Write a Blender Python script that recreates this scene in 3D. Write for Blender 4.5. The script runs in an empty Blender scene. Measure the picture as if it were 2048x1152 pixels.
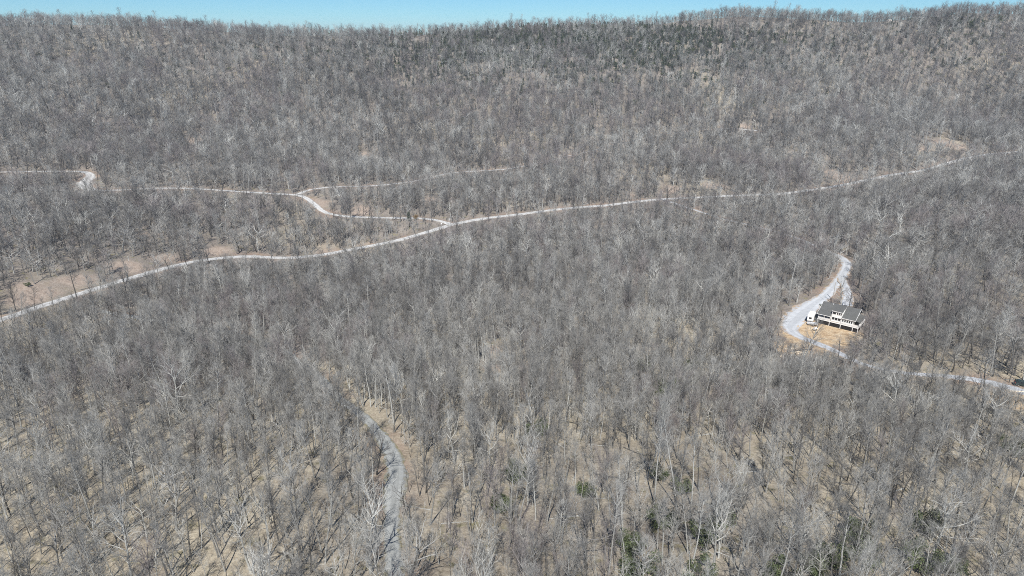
import bpy, bmesh, math, random
import numpy as np
from mathutils import Vector, Matrix, kdtree

random.seed(7)
RNG = np.random.default_rng(11)
R = math.radians
scene = bpy.context.scene
COL = scene.collection

# ------------------------------------------------------------------ camera, sky, sun, exposure
CAM_Z = 120.0
PITCH = R(20.5)
FPX = 1365.0                       # focal length in pixels of a 2048 px wide frame
cam_data = bpy.data.cameras.new('camera')
cam_data.sensor_width = 36.0
cam_data.lens = FPX / 2048.0 * 36.0
cam_data.clip_start = 1.0
cam_data.clip_end = 12000.0
cam = bpy.data.objects.new('camera', cam_data)
COL.objects.link(cam)
cam.location = (0, 0, CAM_Z)
cam.rotation_euler = (math.pi / 2 - PITCH, 0, 0)
scene.camera = cam

SUN_EL, SUN_AZ = R(51), R(-5)      # sun behind the camera, a little to its left
world = bpy.data.worlds.new('World')
scene.world = world
world.use_nodes = True
wn = world.node_tree
wn.nodes.clear()
sky = wn.nodes.new('ShaderNodeTexSky')
sky.sky_type = 'NISHITA'
sky.sun_disc = False
sky.sun_elevation = SUN_EL
sky.sun_rotation = math.pi - SUN_AZ
sky.altitude = 2600
sky.air_density = 1.0
sky.dust_density = 0.0
sky.ozone_density = 9.0
bg = wn.nodes.new('ShaderNodeBackground')
bg.inputs['Strength'].default_value = 0.069
wo = wn.nodes.new('ShaderNodeOutputWorld')
tint = wn.nodes.new('ShaderNodeMix')
tint.data_type = 'RGBA'; tint.blend_type = 'MULTIPLY'
tint.inputs[0].default_value = 1.0
tint.inputs[7].default_value = (0.80, 1.06, 1.05, 1)      # the whole sky a touch more cyan
wn.links.new(sky.outputs[0], tint.inputs[6])
wn.links.new(tint.outputs[2], bg.inputs[0])
wn.links.new(bg.outputs[0], wo.inputs[0])

sun_data = bpy.data.lights.new('sun', 'SUN')
sun_data.energy = 4.6
sun_data.angle = R(0.5)
sun_data.color = (1.0, 0.965, 0.92)
sun = bpy.data.objects.new('sun', sun_data)
COL.objects.link(sun)
to_sun = Vector((math.sin(SUN_AZ) * math.cos(SUN_EL), -math.cos(SUN_AZ) * math.cos(SUN_EL), math.sin(SUN_EL)))
sun.rotation_euler = to_sun.to_track_quat('Z', 'Y').to_euler()
sun.location = to_sun * 600

scene.render.engine = 'CYCLES'
vs = scene.view_settings
vs.view_transform = 'Standard'
vs.look = 'None'
vs.exposure = 0.47
vs.gamma = 1.0
vs.use_curve_mapping = False
scene.cycles.max_bounces = 3
scene.cycles.diffuse_bounces = 2
scene.cycles.glossy_bounces = 2
scene.cycles.use_denoising = False
scene.cycles.filter_width = 1.0

# ------------------------------------------------------------------ helpers
def tag(o, label=None, cat=None, group=None, kind=None):
    if label: o['label'] = label
    if cat: o['category'] = cat
    if group: o['group'] = group
    if kind: o['kind'] = kind
    return o

def mesh_from(name, verts, faces, mats=(), midx=None, smooth=False):
    me = bpy.data.meshes.new(name)
    me.from_pydata([tuple(v) for v in verts], [], [tuple(f) for f in faces])
    for m in mats: me.materials.append(m)
    if midx is not None: me.polygons.foreach_set('material_index', np.asarray(midx, dtype=np.int32))
    if smooth: me.polygons.foreach_set('use_smooth', np.ones(len(me.polygons), dtype=bool))
    me.update()
    return me

def link(name, me, parent=None):
    o = bpy.data.objects.new(name, me)
    COL.objects.link(o)
    if parent is not None: o.parent = parent
    return o

def empty(name, loc, rz=0.0):
    o = bpy.data.objects.new(name, None)
    COL.objects.link(o)
    o.location = loc
    o.rotation_euler = (0, 0, rz)
    o.empty_display_size = 0.5
    return o

class MB:
    """collects boxes, prisms and tubes into one mesh"""
    def __init__(s): s.v = []; s.f = []
    def add(s, vs_, fs_):
        n = len(s.v); s.v += [tuple(v) for v in vs_]; s.f += [tuple(i + n for i in f) for f in fs_]; return s
    def box(s, x0, x1, y0, y1, z0, z1):
        return s.add([(x0,y0,z0),(x1,y0,z0),(x1,y1,z0),(x0,y1,z0),(x0,y0,z1),(x1,y0,z1),(x1,y1,z1),(x0,y1,z1)],
                     [(0,3,2,1),(4,5,6,7),(0,1,5,4),(1,2,6,5),(2,3,7,6),(3,0,4,7)])
    def prism(s, prof, a, b, axis='x'):
        """profile (list of 2D points) extruded along an axis from a to b"""
        def P(u, v, w):
            return {'x': (w, u, v), 'y': (u, w, v), 'z': (u, v, w)}[axis]
        n = len(prof)
        vs_ = [P(u, v, a) for u, v in prof] + [P(u, v, b) for u, v in prof]
        fs_ = [tuple(range(n))[::-1], tuple(range(n, 2 * n))] + [(i, (i + 1) % n, n + (i + 1) % n, n + i) for i in range(n)]
        return s.add(vs_, fs_)
    def tube(s, p0, p1, r0, r1=None, n=8):
        r1 = r0 if r1 is None else r1
        p0, p1 = Vector(p0), Vector(p1)
        d = (p1 - p0).normalized()
        a = d.orthogonal().normalized(); b = d.cross(a)
        vs_ = []
        for p, r in ((p0, r0), (p1, r1)):
            for k in range(n):
                t = 2 * math.pi * k / n
                vs_.append(p + a * (r * math.cos(t)) + b * (r * math.sin(t)))
        fs_ = [(k, (k + 1) % n, n + (k + 1) % n, n + k) for k in range(n)] + [tuple(range(n))[::-1], tuple(range(n, 2 * n))]
        return s.add(vs_, fs_)
    def build(s, name, mat, parent=None, bevel=0.0, smooth=False):
        me = mesh_from(name, s.v, s.f, [mat])
        bm = bmesh.new(); bm.from_mesh(me)
        bmesh.ops.recalc_face_normals(bm, faces=bm.faces[:])
        if bevel:
            bmesh.ops.bevel(bm, geom=bm.edges[:], offset=bevel, segments=2, affect='EDGES')
        bm.to_mesh(me); bm.free()
        if smooth: me.polygons.foreach_set('use_smooth', np.ones(len(me.polygons), dtype=bool))
        return link(name, me, parent)

def material(name, build):
    m = bpy.data.materials.new(name)
    m.use_nodes = True
    nt = m.node_tree
    bsdf = nt.nodes['Principled BSDF']
    build(nt, bsdf)
    return m

def N(nt, t, **kw):
    n = nt.nodes.new(t)
    for k, v in kw.items():
        if k in n.inputs.keys() if hasattr(n.inputs, 'keys') else False: n.inputs[k].default_value = v
        else: setattr(n, k, v)
    return n

def noise(nt, vec, scale, detail=4.0, rough=0.6):
    n = nt.nodes.new('ShaderNodeTexNoise')
    n.inputs['Scale'].default_value = scale
    n.inputs['Detail'].default_value = detail
    n.inputs['Roughness'].default_value = rough
    if vec is not None: nt.links.new(vec, n.inputs['Vector'])
    return n.outputs['Fac']

def ramp(nt, fac, stops):
    r = nt.nodes.new('ShaderNodeValToRGB')
    el = r.color_ramp.elements
    el[0].position, el[0].color = stops[0][0], (*stops[0][1], 1)
    el[1].position, el[1].color = stops[-1][0], (*stops[-1][1], 1)
    for p, c in stops[1:-1]:
        e = el.new(p); e.color = (*c, 1)
    nt.links.new(fac, r.inputs[0])
    return r.outputs[0]

def mix(nt, fac, a, b, mode='MIX'):
    m = nt.nodes.new('ShaderNodeMix')
    m.data_type = 'RGBA'; m.blend_type = mode
    if isinstance(fac, (int, float)): m.inputs[0].default_value = fac
    else: nt.links.new(fac, m.inputs[0])
    for s, v in ((6, a), (7, b)):
        if isinstance(v, tuple): m.inputs[s].default_value = (*v, 1)
        else: nt.links.new(v, m.inputs[s])
    return m.outputs[2]

def maprange(nt, v, a, b, c=0.0, d=1.0):
    m = nt.nodes.new('ShaderNodeMapRange')
    nt.links.new(v, m.inputs[0])
    for i, x in enumerate((a, b, c, d)): m.inputs[i + 1].default_value = x
    return m.outputs[0]

def position(nt):
    return nt.nodes.new('ShaderNodeNewGeometry').outputs['Position']

def objcoord(nt):
    return nt.nodes.new('ShaderNodeTexCoord').outputs['Object']

def attr(nt, name):
    a = nt.nodes.new('ShaderNodeAttribute'); a.attribute_name = name
    return a.outputs['Fac']

def bump(nt, bsdf, h, strength=0.5, dist=0.05):
    b = nt.nodes.new('ShaderNodeBump')
    b.inputs['Strength'].default_value = strength; b.inputs['Distance'].default_value = dist
    nt.links.new(h, b.inputs['Height']); nt.links.new(b.outputs[0], bsdf.inputs['Normal'])

def simple(name, col, rough=0.7, var=0.12, scale=1.5, metallic=0.0, spec=0.3):
    def f(nt, b):
        n = noise(nt, objcoord(nt), scale, 5)
        c = ramp(nt, n, [(0.3, tuple(max(0, x * (1 - var)) for x in col)), (0.7, tuple(min(1, x * (1 + var)) for x in col))])
        nt.links.new(c, b.inputs['Base Color'])
        b.inputs['Roughness'].default_value = rough
        b.inputs['Metallic'].default_value = metallic
        b.inputs['Specular IOR Level'].default_value = spec
    return material(name, f)

# ------------------------------------------------------------------ terrain heights
CP, SP = math.cos(PITCH), math.sin(PITCH)
def ray(px, py):
    u, v = (px - 1024.0), (576.0 - py)
    d = np.array([u, FPX * CP + v * SP, -FPX * SP + v * CP])
    return d / np.linalg.norm(d)

# surveyed points: direction seen from the drone and distance in metres
SURVEY = [
    # near hillside under the drone
    (1024,1152,112),(600,1152,118),(200,1152,132),(-150,1152,150),(1500,1152,122),(2048,1152,150),(2250,1152,170),
    (790,940,141),(400,940,155),(0,940,178),(1200,940,146),(1600,940,165),(2048,940,196),
    (620,740,215),(300,760,222),(0,760,246),(1000,760,216),(1400,760,220),(1720,727,254),(2050,780,244),
    # the valley floor, house spur
    (1665,645,296),(1570,662,288),(1690,530,368),(1400,640,276),(1000,620,300),(600,620,305),(300,640,308),
    (0,640,325),(100,607,340),(300,545,370),(460,514,392),(640,511,402),(780,485,416),(900,450,440),
    (1050,428,462),(1250,406,488),(1450,392,512),(1620,380,535),(1780,350,575),(1960,310,640),(2100,300,680),
    (1300,500,395),(1500,450,440),(1950,560,350),(2048,450,450),(1850,440,450),(1900,640,300),
    # lower shoulders beyond the main road
    (200,470,424),(420,450,440),(-100,470,430),(0,344,560),(170,362,540),(400,378,520),(597,388,506),(650,425,464),
    (750,435,455),(830,362,540),(1010,338,570),(1250,330,575),(1470,258,665),(1700,290,650),(2048,240,760),
    # the mountain
    (0,220,690),(400,240,670),(800,240,660),(1024,200,700),(1400,180,735),(1800,180,790),(2048,150,840),
    (0,110,800),(500,120,790),(1024,110,795),(1500,100,830),(2048,80,910),
]
RIDGE = [(-250,40,905),(0,38,890),(150,40,880),(300,52,872),(450,66,866),(600,72,862),(750,72,858),(900,62,856),
         (1050,53,858),(1200,50,862),(1350,46,872),(1500,40,884),(1650,38,900),(1800,38,918),(1930,30,930),(2048,36,950),(2300,36,990)]
P = []
for px, py, d in SURVEY: P.append(ray(px, py) * d + np.array([0, 0, CAM_Z]))
for px, py, d in RIDGE:
    r_ = ray(px, py)
    q = r_ * d + np.array([0, 0, CAM_Z]); P.append(q)
    h = np.array([r_[0], r_[1], 0]); h /= np.linalg.norm(h)
    P.append(q + h * 45 + np.array([0, 0, -4.0]))
    P.append(q + h * 200 + np.array([0, 0, -55.0]))
for x in (-900, -400, 0, 400, 900): P.append(np.array([x, -60, CAM_Z - 62 - abs(x) * 0.03]))
P = np.array(P)

def tps_fit(P, lam=120.0):
    xy, z = P[:, :2] / 100.0, P[:, 2]
    n = len(P)
    d2 = ((xy[:, None] - xy[None]) ** 2).sum(-1)
    K = 0.5 * d2 * np.log(np.maximum(d2, 1e-12))
    K += np.eye(n) * lam / 1000.0
    Q = np.hstack([np.ones((n, 1)), xy])
    A = np.block([[K, Q], [Q.T, np.zeros((3, 3))]])
    return xy, np.linalg.solve(A, np.concatenate([z, np.zeros(3)]))
XY, W = tps_fit(P)
def tps(x, y):
    sh = x.shape
    q = np.stack([np.clip(x, -950, 950).ravel(), np.clip(y, -80, 1120).ravel()], 1) / 100.0
    out = W[-3] + q @ W[-2:]
    for i in range(len(XY)):
        d2 = ((q - XY[i]) ** 2).sum(1)
        out += W[i] * 0.5 * d2 * np.log(np.maximum(d2, 1e-12))
    out = out.reshape(sh)
    over = np.maximum(np.abs(x) - 950, 0) + np.maximum(y - 1120, 0) + np.maximum(-80 - y, 0)
    return out - over * 0.06

def vnoise(x, y, scale, seed):
    g = np.random.default_rng(seed).random((256, 256))
    u, v = x / scale + 1000.0, y / scale + 1000.0
    iu, iv = np.floor(u).astype(int), np.floor(v).astype(int)
    fu, fv = u - iu, v - iv
    fu, fv = fu * fu * (3 - 2 * fu), fv * fv * (3 - 2 * fv)
    a, b = g[iu % 256, iv % 256], g[(iu + 1) % 256, iv % 256]
    c, d = g[iu % 256, (iv + 1) % 256], g[(iu + 1) % 256, (iv + 1) % 256]
    return (a * (1 - fu) + b * fu) * (1 - fv) + (c * (1 - fu) + d * fu) * fv - 0.5

STEP = 3.2
def axis(lo, hi, far_lo, far_hi):
    core = np.arange(lo, hi + 0.1, STEP)
    out, s, x = [], STEP, hi
    while x < far_hi: s *= 1.25; x += s; out.append(x)
    pre, s, x = [], STEP, lo
    while x > far_lo: s *= 1.25; x -= s; pre.append(x)
    return np.array(pre[::-1]), core, np.array(out)
XA, XC, XB = axis(-760, 760, -4000, 4000)
YA, YC, YB = axis(20, 1060, -600, 4500)
GX, GY = np.meshgrid(XC, YC, indexing='ij')
H = tps(GX, GY)
amp = np.clip((GY - 150) / 300, 0.25, 1.0)
slope = np.clip((GY - 430) / 150, 0, 1) * np.clip((900 - GY) / 150, 0.25, 1)
H += slope * 17.0 * vnoise(GX + 18 * vnoise(GX, GY, 90, 6), GY * 0.25, 85, 5)      # gullies running down the mountain
H += amp * (9.0 * vnoise(GX, GY, 120, 1) + 4.0 * vnoise(GX, GY, 55, 2)) + 1.3 * vnoise(GX, GY, 22, 3) + 0.5 * vnoise(GX, GY, 9, 4)

def hz(x, y, grid=None):
    g = H if grid is None else grid
    u = np.clip((np.asarray(x, float) - XC[0]) / STEP, 0, len(XC) - 1.001)
    v = np.clip((np.asarray(y, float) - YC[0]) / STEP, 0, len(YC) - 1.001)
    i, j = u.astype(int), v.astype(int)
    a, b = u - i, v - j
    return (g[i, j] * (1 - a) + g[i + 1, j] * a) * (1 - b) + (g[i, j + 1] * (1 - a) + g[i + 1, j + 1] * a) * b

def at(px, py):
    """the point of the ground met by looking along a direction from the drone"""
    d = ray(px, py)
    t = np.arange(60, 1150, 0.5)
    q = d[None] * t[:, None]; q[:, 2] += CAM_Z
    below = q[:, 2] < hz(q[:, 0], q[:, 1])
    k = int(np.argmax(below)) if below.any() else len(t) - 1
    return Vector(q[k])

def project(p):
    x, y, z = p[0], p[1], p[2] - CAM_Z
    depth = y * CP - z * SP
    up = y * SP + z * CP
    return 1024 + FPX * x / depth, 576 - FPX * up / depth

# ------------------------------------------------------------------ roads: path, width, how far the camera side is kept open
def smooth_path(pts, widths, step=2.0):
    p = [Vector((a.x, a.y, 0)) for a in pts]
    q, w = [], []
    for i in range(len(p) - 1):
        p0, p1, p2, p3 = p[max(i - 1, 0)], p[i], p[i + 1], p[min(i + 2, len(p) - 1)]
        n = max(2, int((p2 - p1).length / step))
        for k in range(n):
            t = k / n
            q.append(0.5 * ((2 * p1) + (p2 - p0) * t + (2 * p0 - 5 * p1 + 4 * p2 - p3) * t * t + (3 * p1 - p0 - 3 * p2 + p3) * t ** 3))
            w.append(widths[i] * (1 - t) + widths[i + 1] * t)
    q.append(p[-1]); w.append(widths[-1])
    a = np.array([(v.x, v.y) for v in q]); w = np.array(w)
    for _ in range(6):
        a[1:-1] = (a[:-2] + 2 * a[1:-1] + a[2:]) / 4
    z = hz(a[:, 0], a[:, 1])
    for _ in range(30):
        z[1:-1] = (z[:-2] + 2 * z[1:-1] + z[2:]) / 4
    return np.column_stack([a, z]), w

def road_path(spec, wd):
    pts = [at(s[0], s[1]) for s in spec]
    return smooth_path(pts, [s[2] if len(s) > 2 else wd for s in spec])

ROADS = {}
ROADS['main_road'] = (road_path([(-60,662),(0,640),(100,607),(200,575),(300,545),(350,532),(400,521),(460,514),(510,513),(560,516),(640,511),(700,500),
    (780,485),(850,465),(900,450),(960,438),(1050,428),(1150,415),(1250,406),(1350,397),(1450,392),(1550,388),(1620,380),(1700,367),(1780,350),
    (1850,340),(1900,325),(1970,309),(2080,300)], 5.6), 40)
ROADS['upper_road'] = (road_path([(-60,345),(0,344),(80,343),(140,342),(165,342),(182,348,6),(179,357,8),(168,366,9),(173,376,8),(196,381),(260,379),
    (340,376),(420,379),(500,384),(560,388),(590,389),(607,393),(625,405),(650,425),(690,433),(750,435),(800,436),(850,437),(885,442),(905,450,7)], 4.2), 28)
ROADS['hillside_road'] = (road_path([(597,389,4.5),(620,379),(680,373),(760,371),(830,362),(900,346),(960,342),(1020,337,3),(1110,318,1.8),(1250,285,1.8),(1330,268,2),(1400,259,3),(1470,257,3.4),(1515,262,6)], 3.4), 34)
ROADS['gravel_lane'] = (road_path([(792,1200),(786,1100),(783,1040),(790,980,4.3),(794,940,4.5),(786,910,4.2),(771,885,4),(755,865),(735,840),(710,820),(680,800),(655,770),
    (625,745),(600,728),(560,700),(480,672),(400,655),(300,640),(200,622)], 3.0), 14)
ROADS['driveway'] = (road_path([(1340,403,3),(1420,430,2.6),(1500,450,2.6),(1580,472,2.6),(1640,496,3),(1680,514,5),(1694,525,5),(1688,545,5),(1670,570,5),(1650,592,6),(1620,614,9),
    (1602,632,13),(1585,648,10),(1575,660,6),(1600,674,4.4),(1650,694,4.4),(1690,712,3.6),(1720,727,3),(1800,745,2.8),(1880,751,3.1),(1950,760,4.6),(2000,770,4.8),(2060,786,5),(2150,810,5)], 4.0), 24)
ROADS['parking_drive'] = (road_path([(1682,556,4),(1692,575,4),(1697,592,4.5),(1692,612,5.5)], 4.0), 20)

# house placement
HOUSE_YAW = R(-40)
HP = at(1634, 646); print('house at', HP, math.hypot(HP.x, HP.y))
ca, sa = math.cos(HOUSE_YAW), math.sin(HOUSE_YAW)
def house_w(x, y): return HP.x + ca * x - sa * y, HP.y + sa * x + ca * y
HC = house_w(7.2, 5.5)

# level the ground under the roads and the house
kd_n = sum(len(v[0][0]) for v in ROADS.values())
kd = kdtree.KDTree(kd_n); KDI = []
for nm, ((pp, ww), reach) in ROADS.items():
    for k in range(len(pp)):
        kd.insert((pp[k, 0], pp[k, 1], 0), len(KDI)); KDI.append((nm, pp[k, 2], ww[k], reach))
kd.balance()
straw = np.zeros_like(H); clay = np.zeros_like(H)
H0 = H.copy()
for i in range(len(XC)):
    for j in range(len(YC)):
        c, idx, dist = kd.find((XC[i], YC[j], 0))
        if dist > 22: continue
        nm, z, w, reach = KDI[idx]
        e = dist - (w / 2 + 3.4)
        t = 1 - min(max(e / 7.0, 0), 1); t = t * t * (3 - 2 * t)
        H[i, j] = H0[i, j] * (1 - t) + (z - 0.12) * t
        clay[i, j] = max(0, 1 - max(0, dist - w / 2) / (7.0 if nm != 'gravel_lane' else 4.0))
dh = np.hypot(GX - HC[0], GY - HC[1])
lx = (GX - HP.x) * ca + (GY - HP.y) * sa
ly = -(GX - HP.x) * sa + (GY - HP.y) * ca
pad_d = np.hypot(np.maximum(np.maximum(-3 - lx, lx - 18), 0), np.maximum(np.maximum(-2.5 - ly, ly - 13), 0))
tpad = 1 - np.clip(pad_d / 6.0, 0, 1); tpad = tpad * tpad * (3 - 2 * tpad)
H = H * (1 - tpad) + (HP.z) * tpad
cen = at(1640, 668)
straw = np.clip(1.25 - np.hypot((GX - cen.x) / 19, (GY - cen.y) / 17), 0, 1)
cen2 = at(1605, 700)
straw = np.maximum(straw, np.clip(1.25 - np.hypot((GX - cen2.x) / 12, (GY - cen2.y) / 12), 0, 1))
cen3 = at(2040, 800)
straw = np.maximum(straw, np.clip(1.2 - np.hypot((GX - cen3.x) / 15, (GY - cen3.y) / 10), 0, 1))
straw = np.maximum(straw, np.clip(1.2 - pad_d / 7, 0, 1) * 0.8 * (ly < 1.0) * (lx < 14))

# bare earth banks and scars beside the roads and on the slopes
PATCH = [(60,588,13),(150,560,9),(250,533,9),(430,503,9),(330,515,7),(168,374,9),(1490,258,9),(1900,288,13),(1850,300,8),(1690,357,9),(985,700,5),(988,735,5),
         (650,503,8),(1340,378,10),(1420,372,8),(640,408,9),(720,424,9),(1260,390,6),(860,400,7),(390,280,8),(730,310,7),(1440,372,7),(1660,345,8),(300,470,6)]
bare = np.zeros_like(H)
for px, py, r_ in PATCH:
    p = at(px, py)
    bare = np.maximum(bare, np.clip(1.3 - np.hypot(GX - p.x, (GY - p.y) * 0.75) / (r_ * 0.85) + 0.9 * vnoise(GX, GY, 6, 31), 0, 1))
clay = np.maximum(clay, 0.0)

# ------------------------------------------------------------------ ground
def f_ground(nt, b):
    p = position(nt)
    big = noise(nt, p, 0.012, 3)
    mid = noise(nt, p, 0.09, 5)
    fine = noise(nt, p, 1.6, 8, 0.75)
    litter = ramp(nt, mid, [(0.26, (0.31, 0.268, 0.205)), (0.48, (0.50, 0.445, 0.34)), (0.74, (0.62, 0.57, 0.45))])
    redder = ramp(nt, mid, [(0.28, (0.20, 0.180, 0.158)), (0.55, (0.295, 0.267, 0.235)), (0.75, (0.37, 0.338, 0.298))])
    sep = nt.nodes.new('ShaderNodeSeparateXYZ'); nt.links.new(p, sep.inputs[0])
    zone = nt.nodes.new('ShaderNodeMath'); zone.operation = 'ADD'      # oak litter on the near slope, darker beech litter across the valley
    nt.links.new(maprange(nt, sep.outputs[1], 120, 330, -0.12, 0.16), zone.inputs[0]); nt.links.new(big, zone.inputs[1])
    c = mix(nt, maprange(nt, zone.outputs[0], 0.42, 0.62), litter, redder)
    c = mix(nt, maprange(nt, noise(nt, p, 0.35, 4), 0.56, 0.70), c, (0.27, 0.25, 0.15))        # mossy, weedy patches
    clayc = ramp(nt, noise(nt, p, 0.5, 5), [(0.3, (0.34, 0.24, 0.185)), (0.7, (0.46, 0.36, 0.285))])
    cl = nt.nodes.new('ShaderNodeMath'); cl.operation = 'MULTIPLY'
    nt.links.new(attr(nt, 'clay'), cl.inputs[0]); nt.links.new(maprange(nt, noise(nt, p, 0.07, 4), 0.44, 0.62), cl.inputs[1])
    c = mix(nt, cl.outputs[0], c, clayc)
    c = mix(nt, maprange(nt, attr(nt, 'bare'), 0.25, 0.8), c, ramp(nt, noise(nt, p, 0.5, 6), [(0.3, (0.36, 0.29, 0.235)), (0.7, (0.50, 0.425, 0.355))]))
    strawc = ramp(nt, noise(nt, p, 0.45, 7), [(0.3, (0.46, 0.32, 0.19)), (0.5, (0.66, 0.51, 0.33)), (0.72, (0.78, 0.67, 0.49))])
    st = nt.nodes.new('ShaderNodeMath'); st.operation = 'ADD'; st.use_clamp = False
    nt.links.new(attr(nt, 'straw'), st.inputs[0]); nt.links.new(maprange(nt, noise(nt, p, 0.16, 5), 0.2, 0.8, -0.35, 0.35), st.inputs[1])
    c = mix(nt, maprange(nt, st.outputs[0], 0.30, 0.55), c, strawc)
    c = mix(nt, maprange(nt, fine, 0.36, 0.64), mix(nt, 1.0, c, (0.56, 0.53, 0.51), 'MULTIPLY'), c)
    nt.links.new(c, b.inputs['Base Color'])
    b.inputs['Roughness'].default_value = 0.95
    b.inputs['Specular IOR Level'].default_value = 0.1
    bump(nt, b, fine, 0.8, 0.35)
M_GROUND = material('leaf_litter', f_ground)

xs = np.concatenate([XA, XC, XB]); ys = np.concatenate([YA, YC, YB])
FX, FY = np.meshgrid(xs, ys, indexing='ij')
Z = tps(FX, FY)
far = np.maximum(np.maximum(XC[0] - FX, FX - XC[-1]), np.maximum(YC[0] - FY, FY - YC[-1]))
core = np.zeros_like(Z, bool)
i0, j0 = len(XA), len(YA)
edge = hz(np.clip(FX, XC[0], XC[-1]), np.clip(FY, YC[0], YC[-1])) - tps(np.clip(FX, XC[0], XC[-1]), np.clip(FY, YC[0], YC[-1]))
Z += edge * np.clip(1 - far / 150, 0, 1)
Z[i0:i0 + len(XC), j0:j0 + len(YC)] = H
nx, ny = Z.shape
verts = np.column_stack([FX.ravel(), FY.ravel(), Z.ravel()])
ii, jj = np.meshgrid(np.arange(nx - 1), np.arange(ny - 1), indexing='ij')
a = (ii * ny + jj).ravel()
quads = np.column_stack([a, a + ny, a + ny + 1, a + 1])
me = bpy.data.meshes.new('ground')
me.vertices.add(len(verts)); me.vertices.foreach_set('co', verts.ravel())
me.loops.add(quads.size); me.loops.foreach_set('vertex_index', quads.ravel().astype(np.int32))
me.polygons.add(len(quads)); me.polygons.foreach_set('loop_start', np.arange(0, quads.size, 4, dtype=np.int32))
me.polygons.foreach_set('use_smooth', np.ones(len(quads), bool))
me.update(calc_edges=True)
for nm, arr in (('straw', straw), ('clay', clay), ('bare', bare)):
    full = np.zeros_like(Z); full[i0:i0 + len(XC), j0:j0 + len(YC)] = arr
    me.attributes.new(nm, 'FLOAT', 'POINT').data.foreach_set('value', full.ravel().astype(np.float32))
me.materials.append(M_GROUND)
tag(link('ground', me), 'brown leaf-strewn forest floor rising to the mountain ridge', kind='structure')

def gravel_mat(name, lo, hi, edge_c):
    def f(nt, b):
        p = position(nt)
        c = ramp(nt, noise(nt, p, 0.5, 6, 0.7), [(0.3, lo), (0.7, hi)])
        e = attr(nt, 'edge')                      # 0 at the middle, 1 at the verge
        m2 = nt.nodes.new('ShaderNodeMath'); m2.operation = 'ADD'
        nt.links.new(e, m2.inputs[0]); nt.links.new(maprange(nt, noise(nt, p, 0.6, 5), 0.25, 0.75, -0.45, 0.45), m2.inputs[1])
        c = mix(nt, maprange(nt, m2.outputs[0], 0.66, 1.02), c, edge_c)
        # worn wheel tracks, paler than the crown between them
        tr = nt.nodes.new('ShaderNodeMath'); tr.operation = 'COMPARE'
        nt.links.new(e, tr.inputs[0]); tr.inputs[1].default_value = 0.45; tr.inputs[2].default_value = 0.18
        c = mix(nt, tr.outputs[0], mix(nt, 1.0, c, (0.88, 0.88, 0.88), 'MULTIPLY'), c)
        nt.links.new(c, b.inputs['Base Color'])
        b.inputs['Roughness'].default_value = 0.9
        b.inputs['Specular IOR Level'].default_value = 0.15
        bump(nt, b, noise(nt, p, 7.0, 4, 0.8), 0.4, 0.05)
    return material(name, f)
M_GRAVEL = gravel_mat('pale_gravel', (0.46, 0.458, 0.44), (0.64, 0.638, 0.62), (0.37, 0.33, 0.28))
M_LANE = gravel_mat('grey_gravel', (0.27, 0.28, 0.27), (0.42, 0.43, 0.41), (0.27, 0.24, 0.15))
M_DRIVE = gravel_mat('blue_gravel', (0.42, 0.44, 0.46), (0.55, 0.57, 0.59), (0.44, 0.34, 0.24))

def build_road(name, pp, ww, mat, label):
    n = len(pp); cols = [-1, -0.72, -0.36, 0, 0.36, 0.72, 1]
    v, f, e = [], [], []
    tang = np.gradient(pp[:, :2], axis=0); tang /= np.linalg.norm(tang, axis=1)[:, None] + 1e-9
    for k in range(n):
        nx_, ny_ = -tang[k, 1], tang[k, 0]
        wob = 1 + 0.10 * math.sin(k * 0.7) * math.sin(k * 0.23 + 1) + 0.14 * math.sin(k * 1.9 + pp[k, 0] * 0.3) * math.sin(k * 0.41)
        for c in cols:
            o = c * ww[k] / 2 * (wob if abs(c) == 1 else 1)
            x, y = pp[k, 0] + nx_ * o, pp[k, 1] + ny_ * o
            z = pp[k, 2] + 0.05 * (1 - c * c) - (0.10 if abs(c) == 1 else 0)
            z = max(z, float(hz(x, y)) + 0.05) if abs(c) < 1 else z - 0.02
            v.append((x, y, z)); e.append(abs(c))
    m = len(cols)
    for k in range(n - 1):
        for c in range(m - 1):
            f.append((k * m + c, k * m + c + 1, (k + 1) * m + c + 1, (k + 1) * m + c))
    me = mesh_from(name, v, f, [mat], smooth=True)
    me.attributes.new('edge', 'FLOAT', 'POINT').data.foreach_set('value', np.array(e, np.float32))
    bm = bmesh.new(); bm.from_mesh(me); bmesh.ops.recalc_face_normals(bm, faces=bm.faces[:])
    if bm.faces[len(bm.faces) // 2].normal.z < 0: bmesh.ops.reverse_faces(bm, faces=bm.faces[:])
    bm.to_mesh(me); bm.free()
    return tag(link(name, me), label, kind='structure')
build_road('main_road', *ROADS['main_road'][0], M_GRAVEL, 'pale gravel main road winding across the valley floor')
build_road('upper_road', *ROADS['upper_road'][0], M_GRAVEL, 'pale gravel road with a hairpin bend on the left hillside')
build_road('hillside_road', *ROADS['hillside_road'][0], M_GRAVEL, 'narrow grey track climbing right across the wooded hillside')
build_road('gravel_lane', *ROADS['gravel_lane'][0], M_LANE, 'curving grey gravel lane through the foreground wood')
build_road('driveway', *ROADS['driveway'][0], M_DRIVE, 'pale blue-grey gravel driveway curving past the white house')
build_road('parking_drive', *ROADS['parking_drive'][0], M_DRIVE, 'short pale drive and pad behind the white house')

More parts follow.
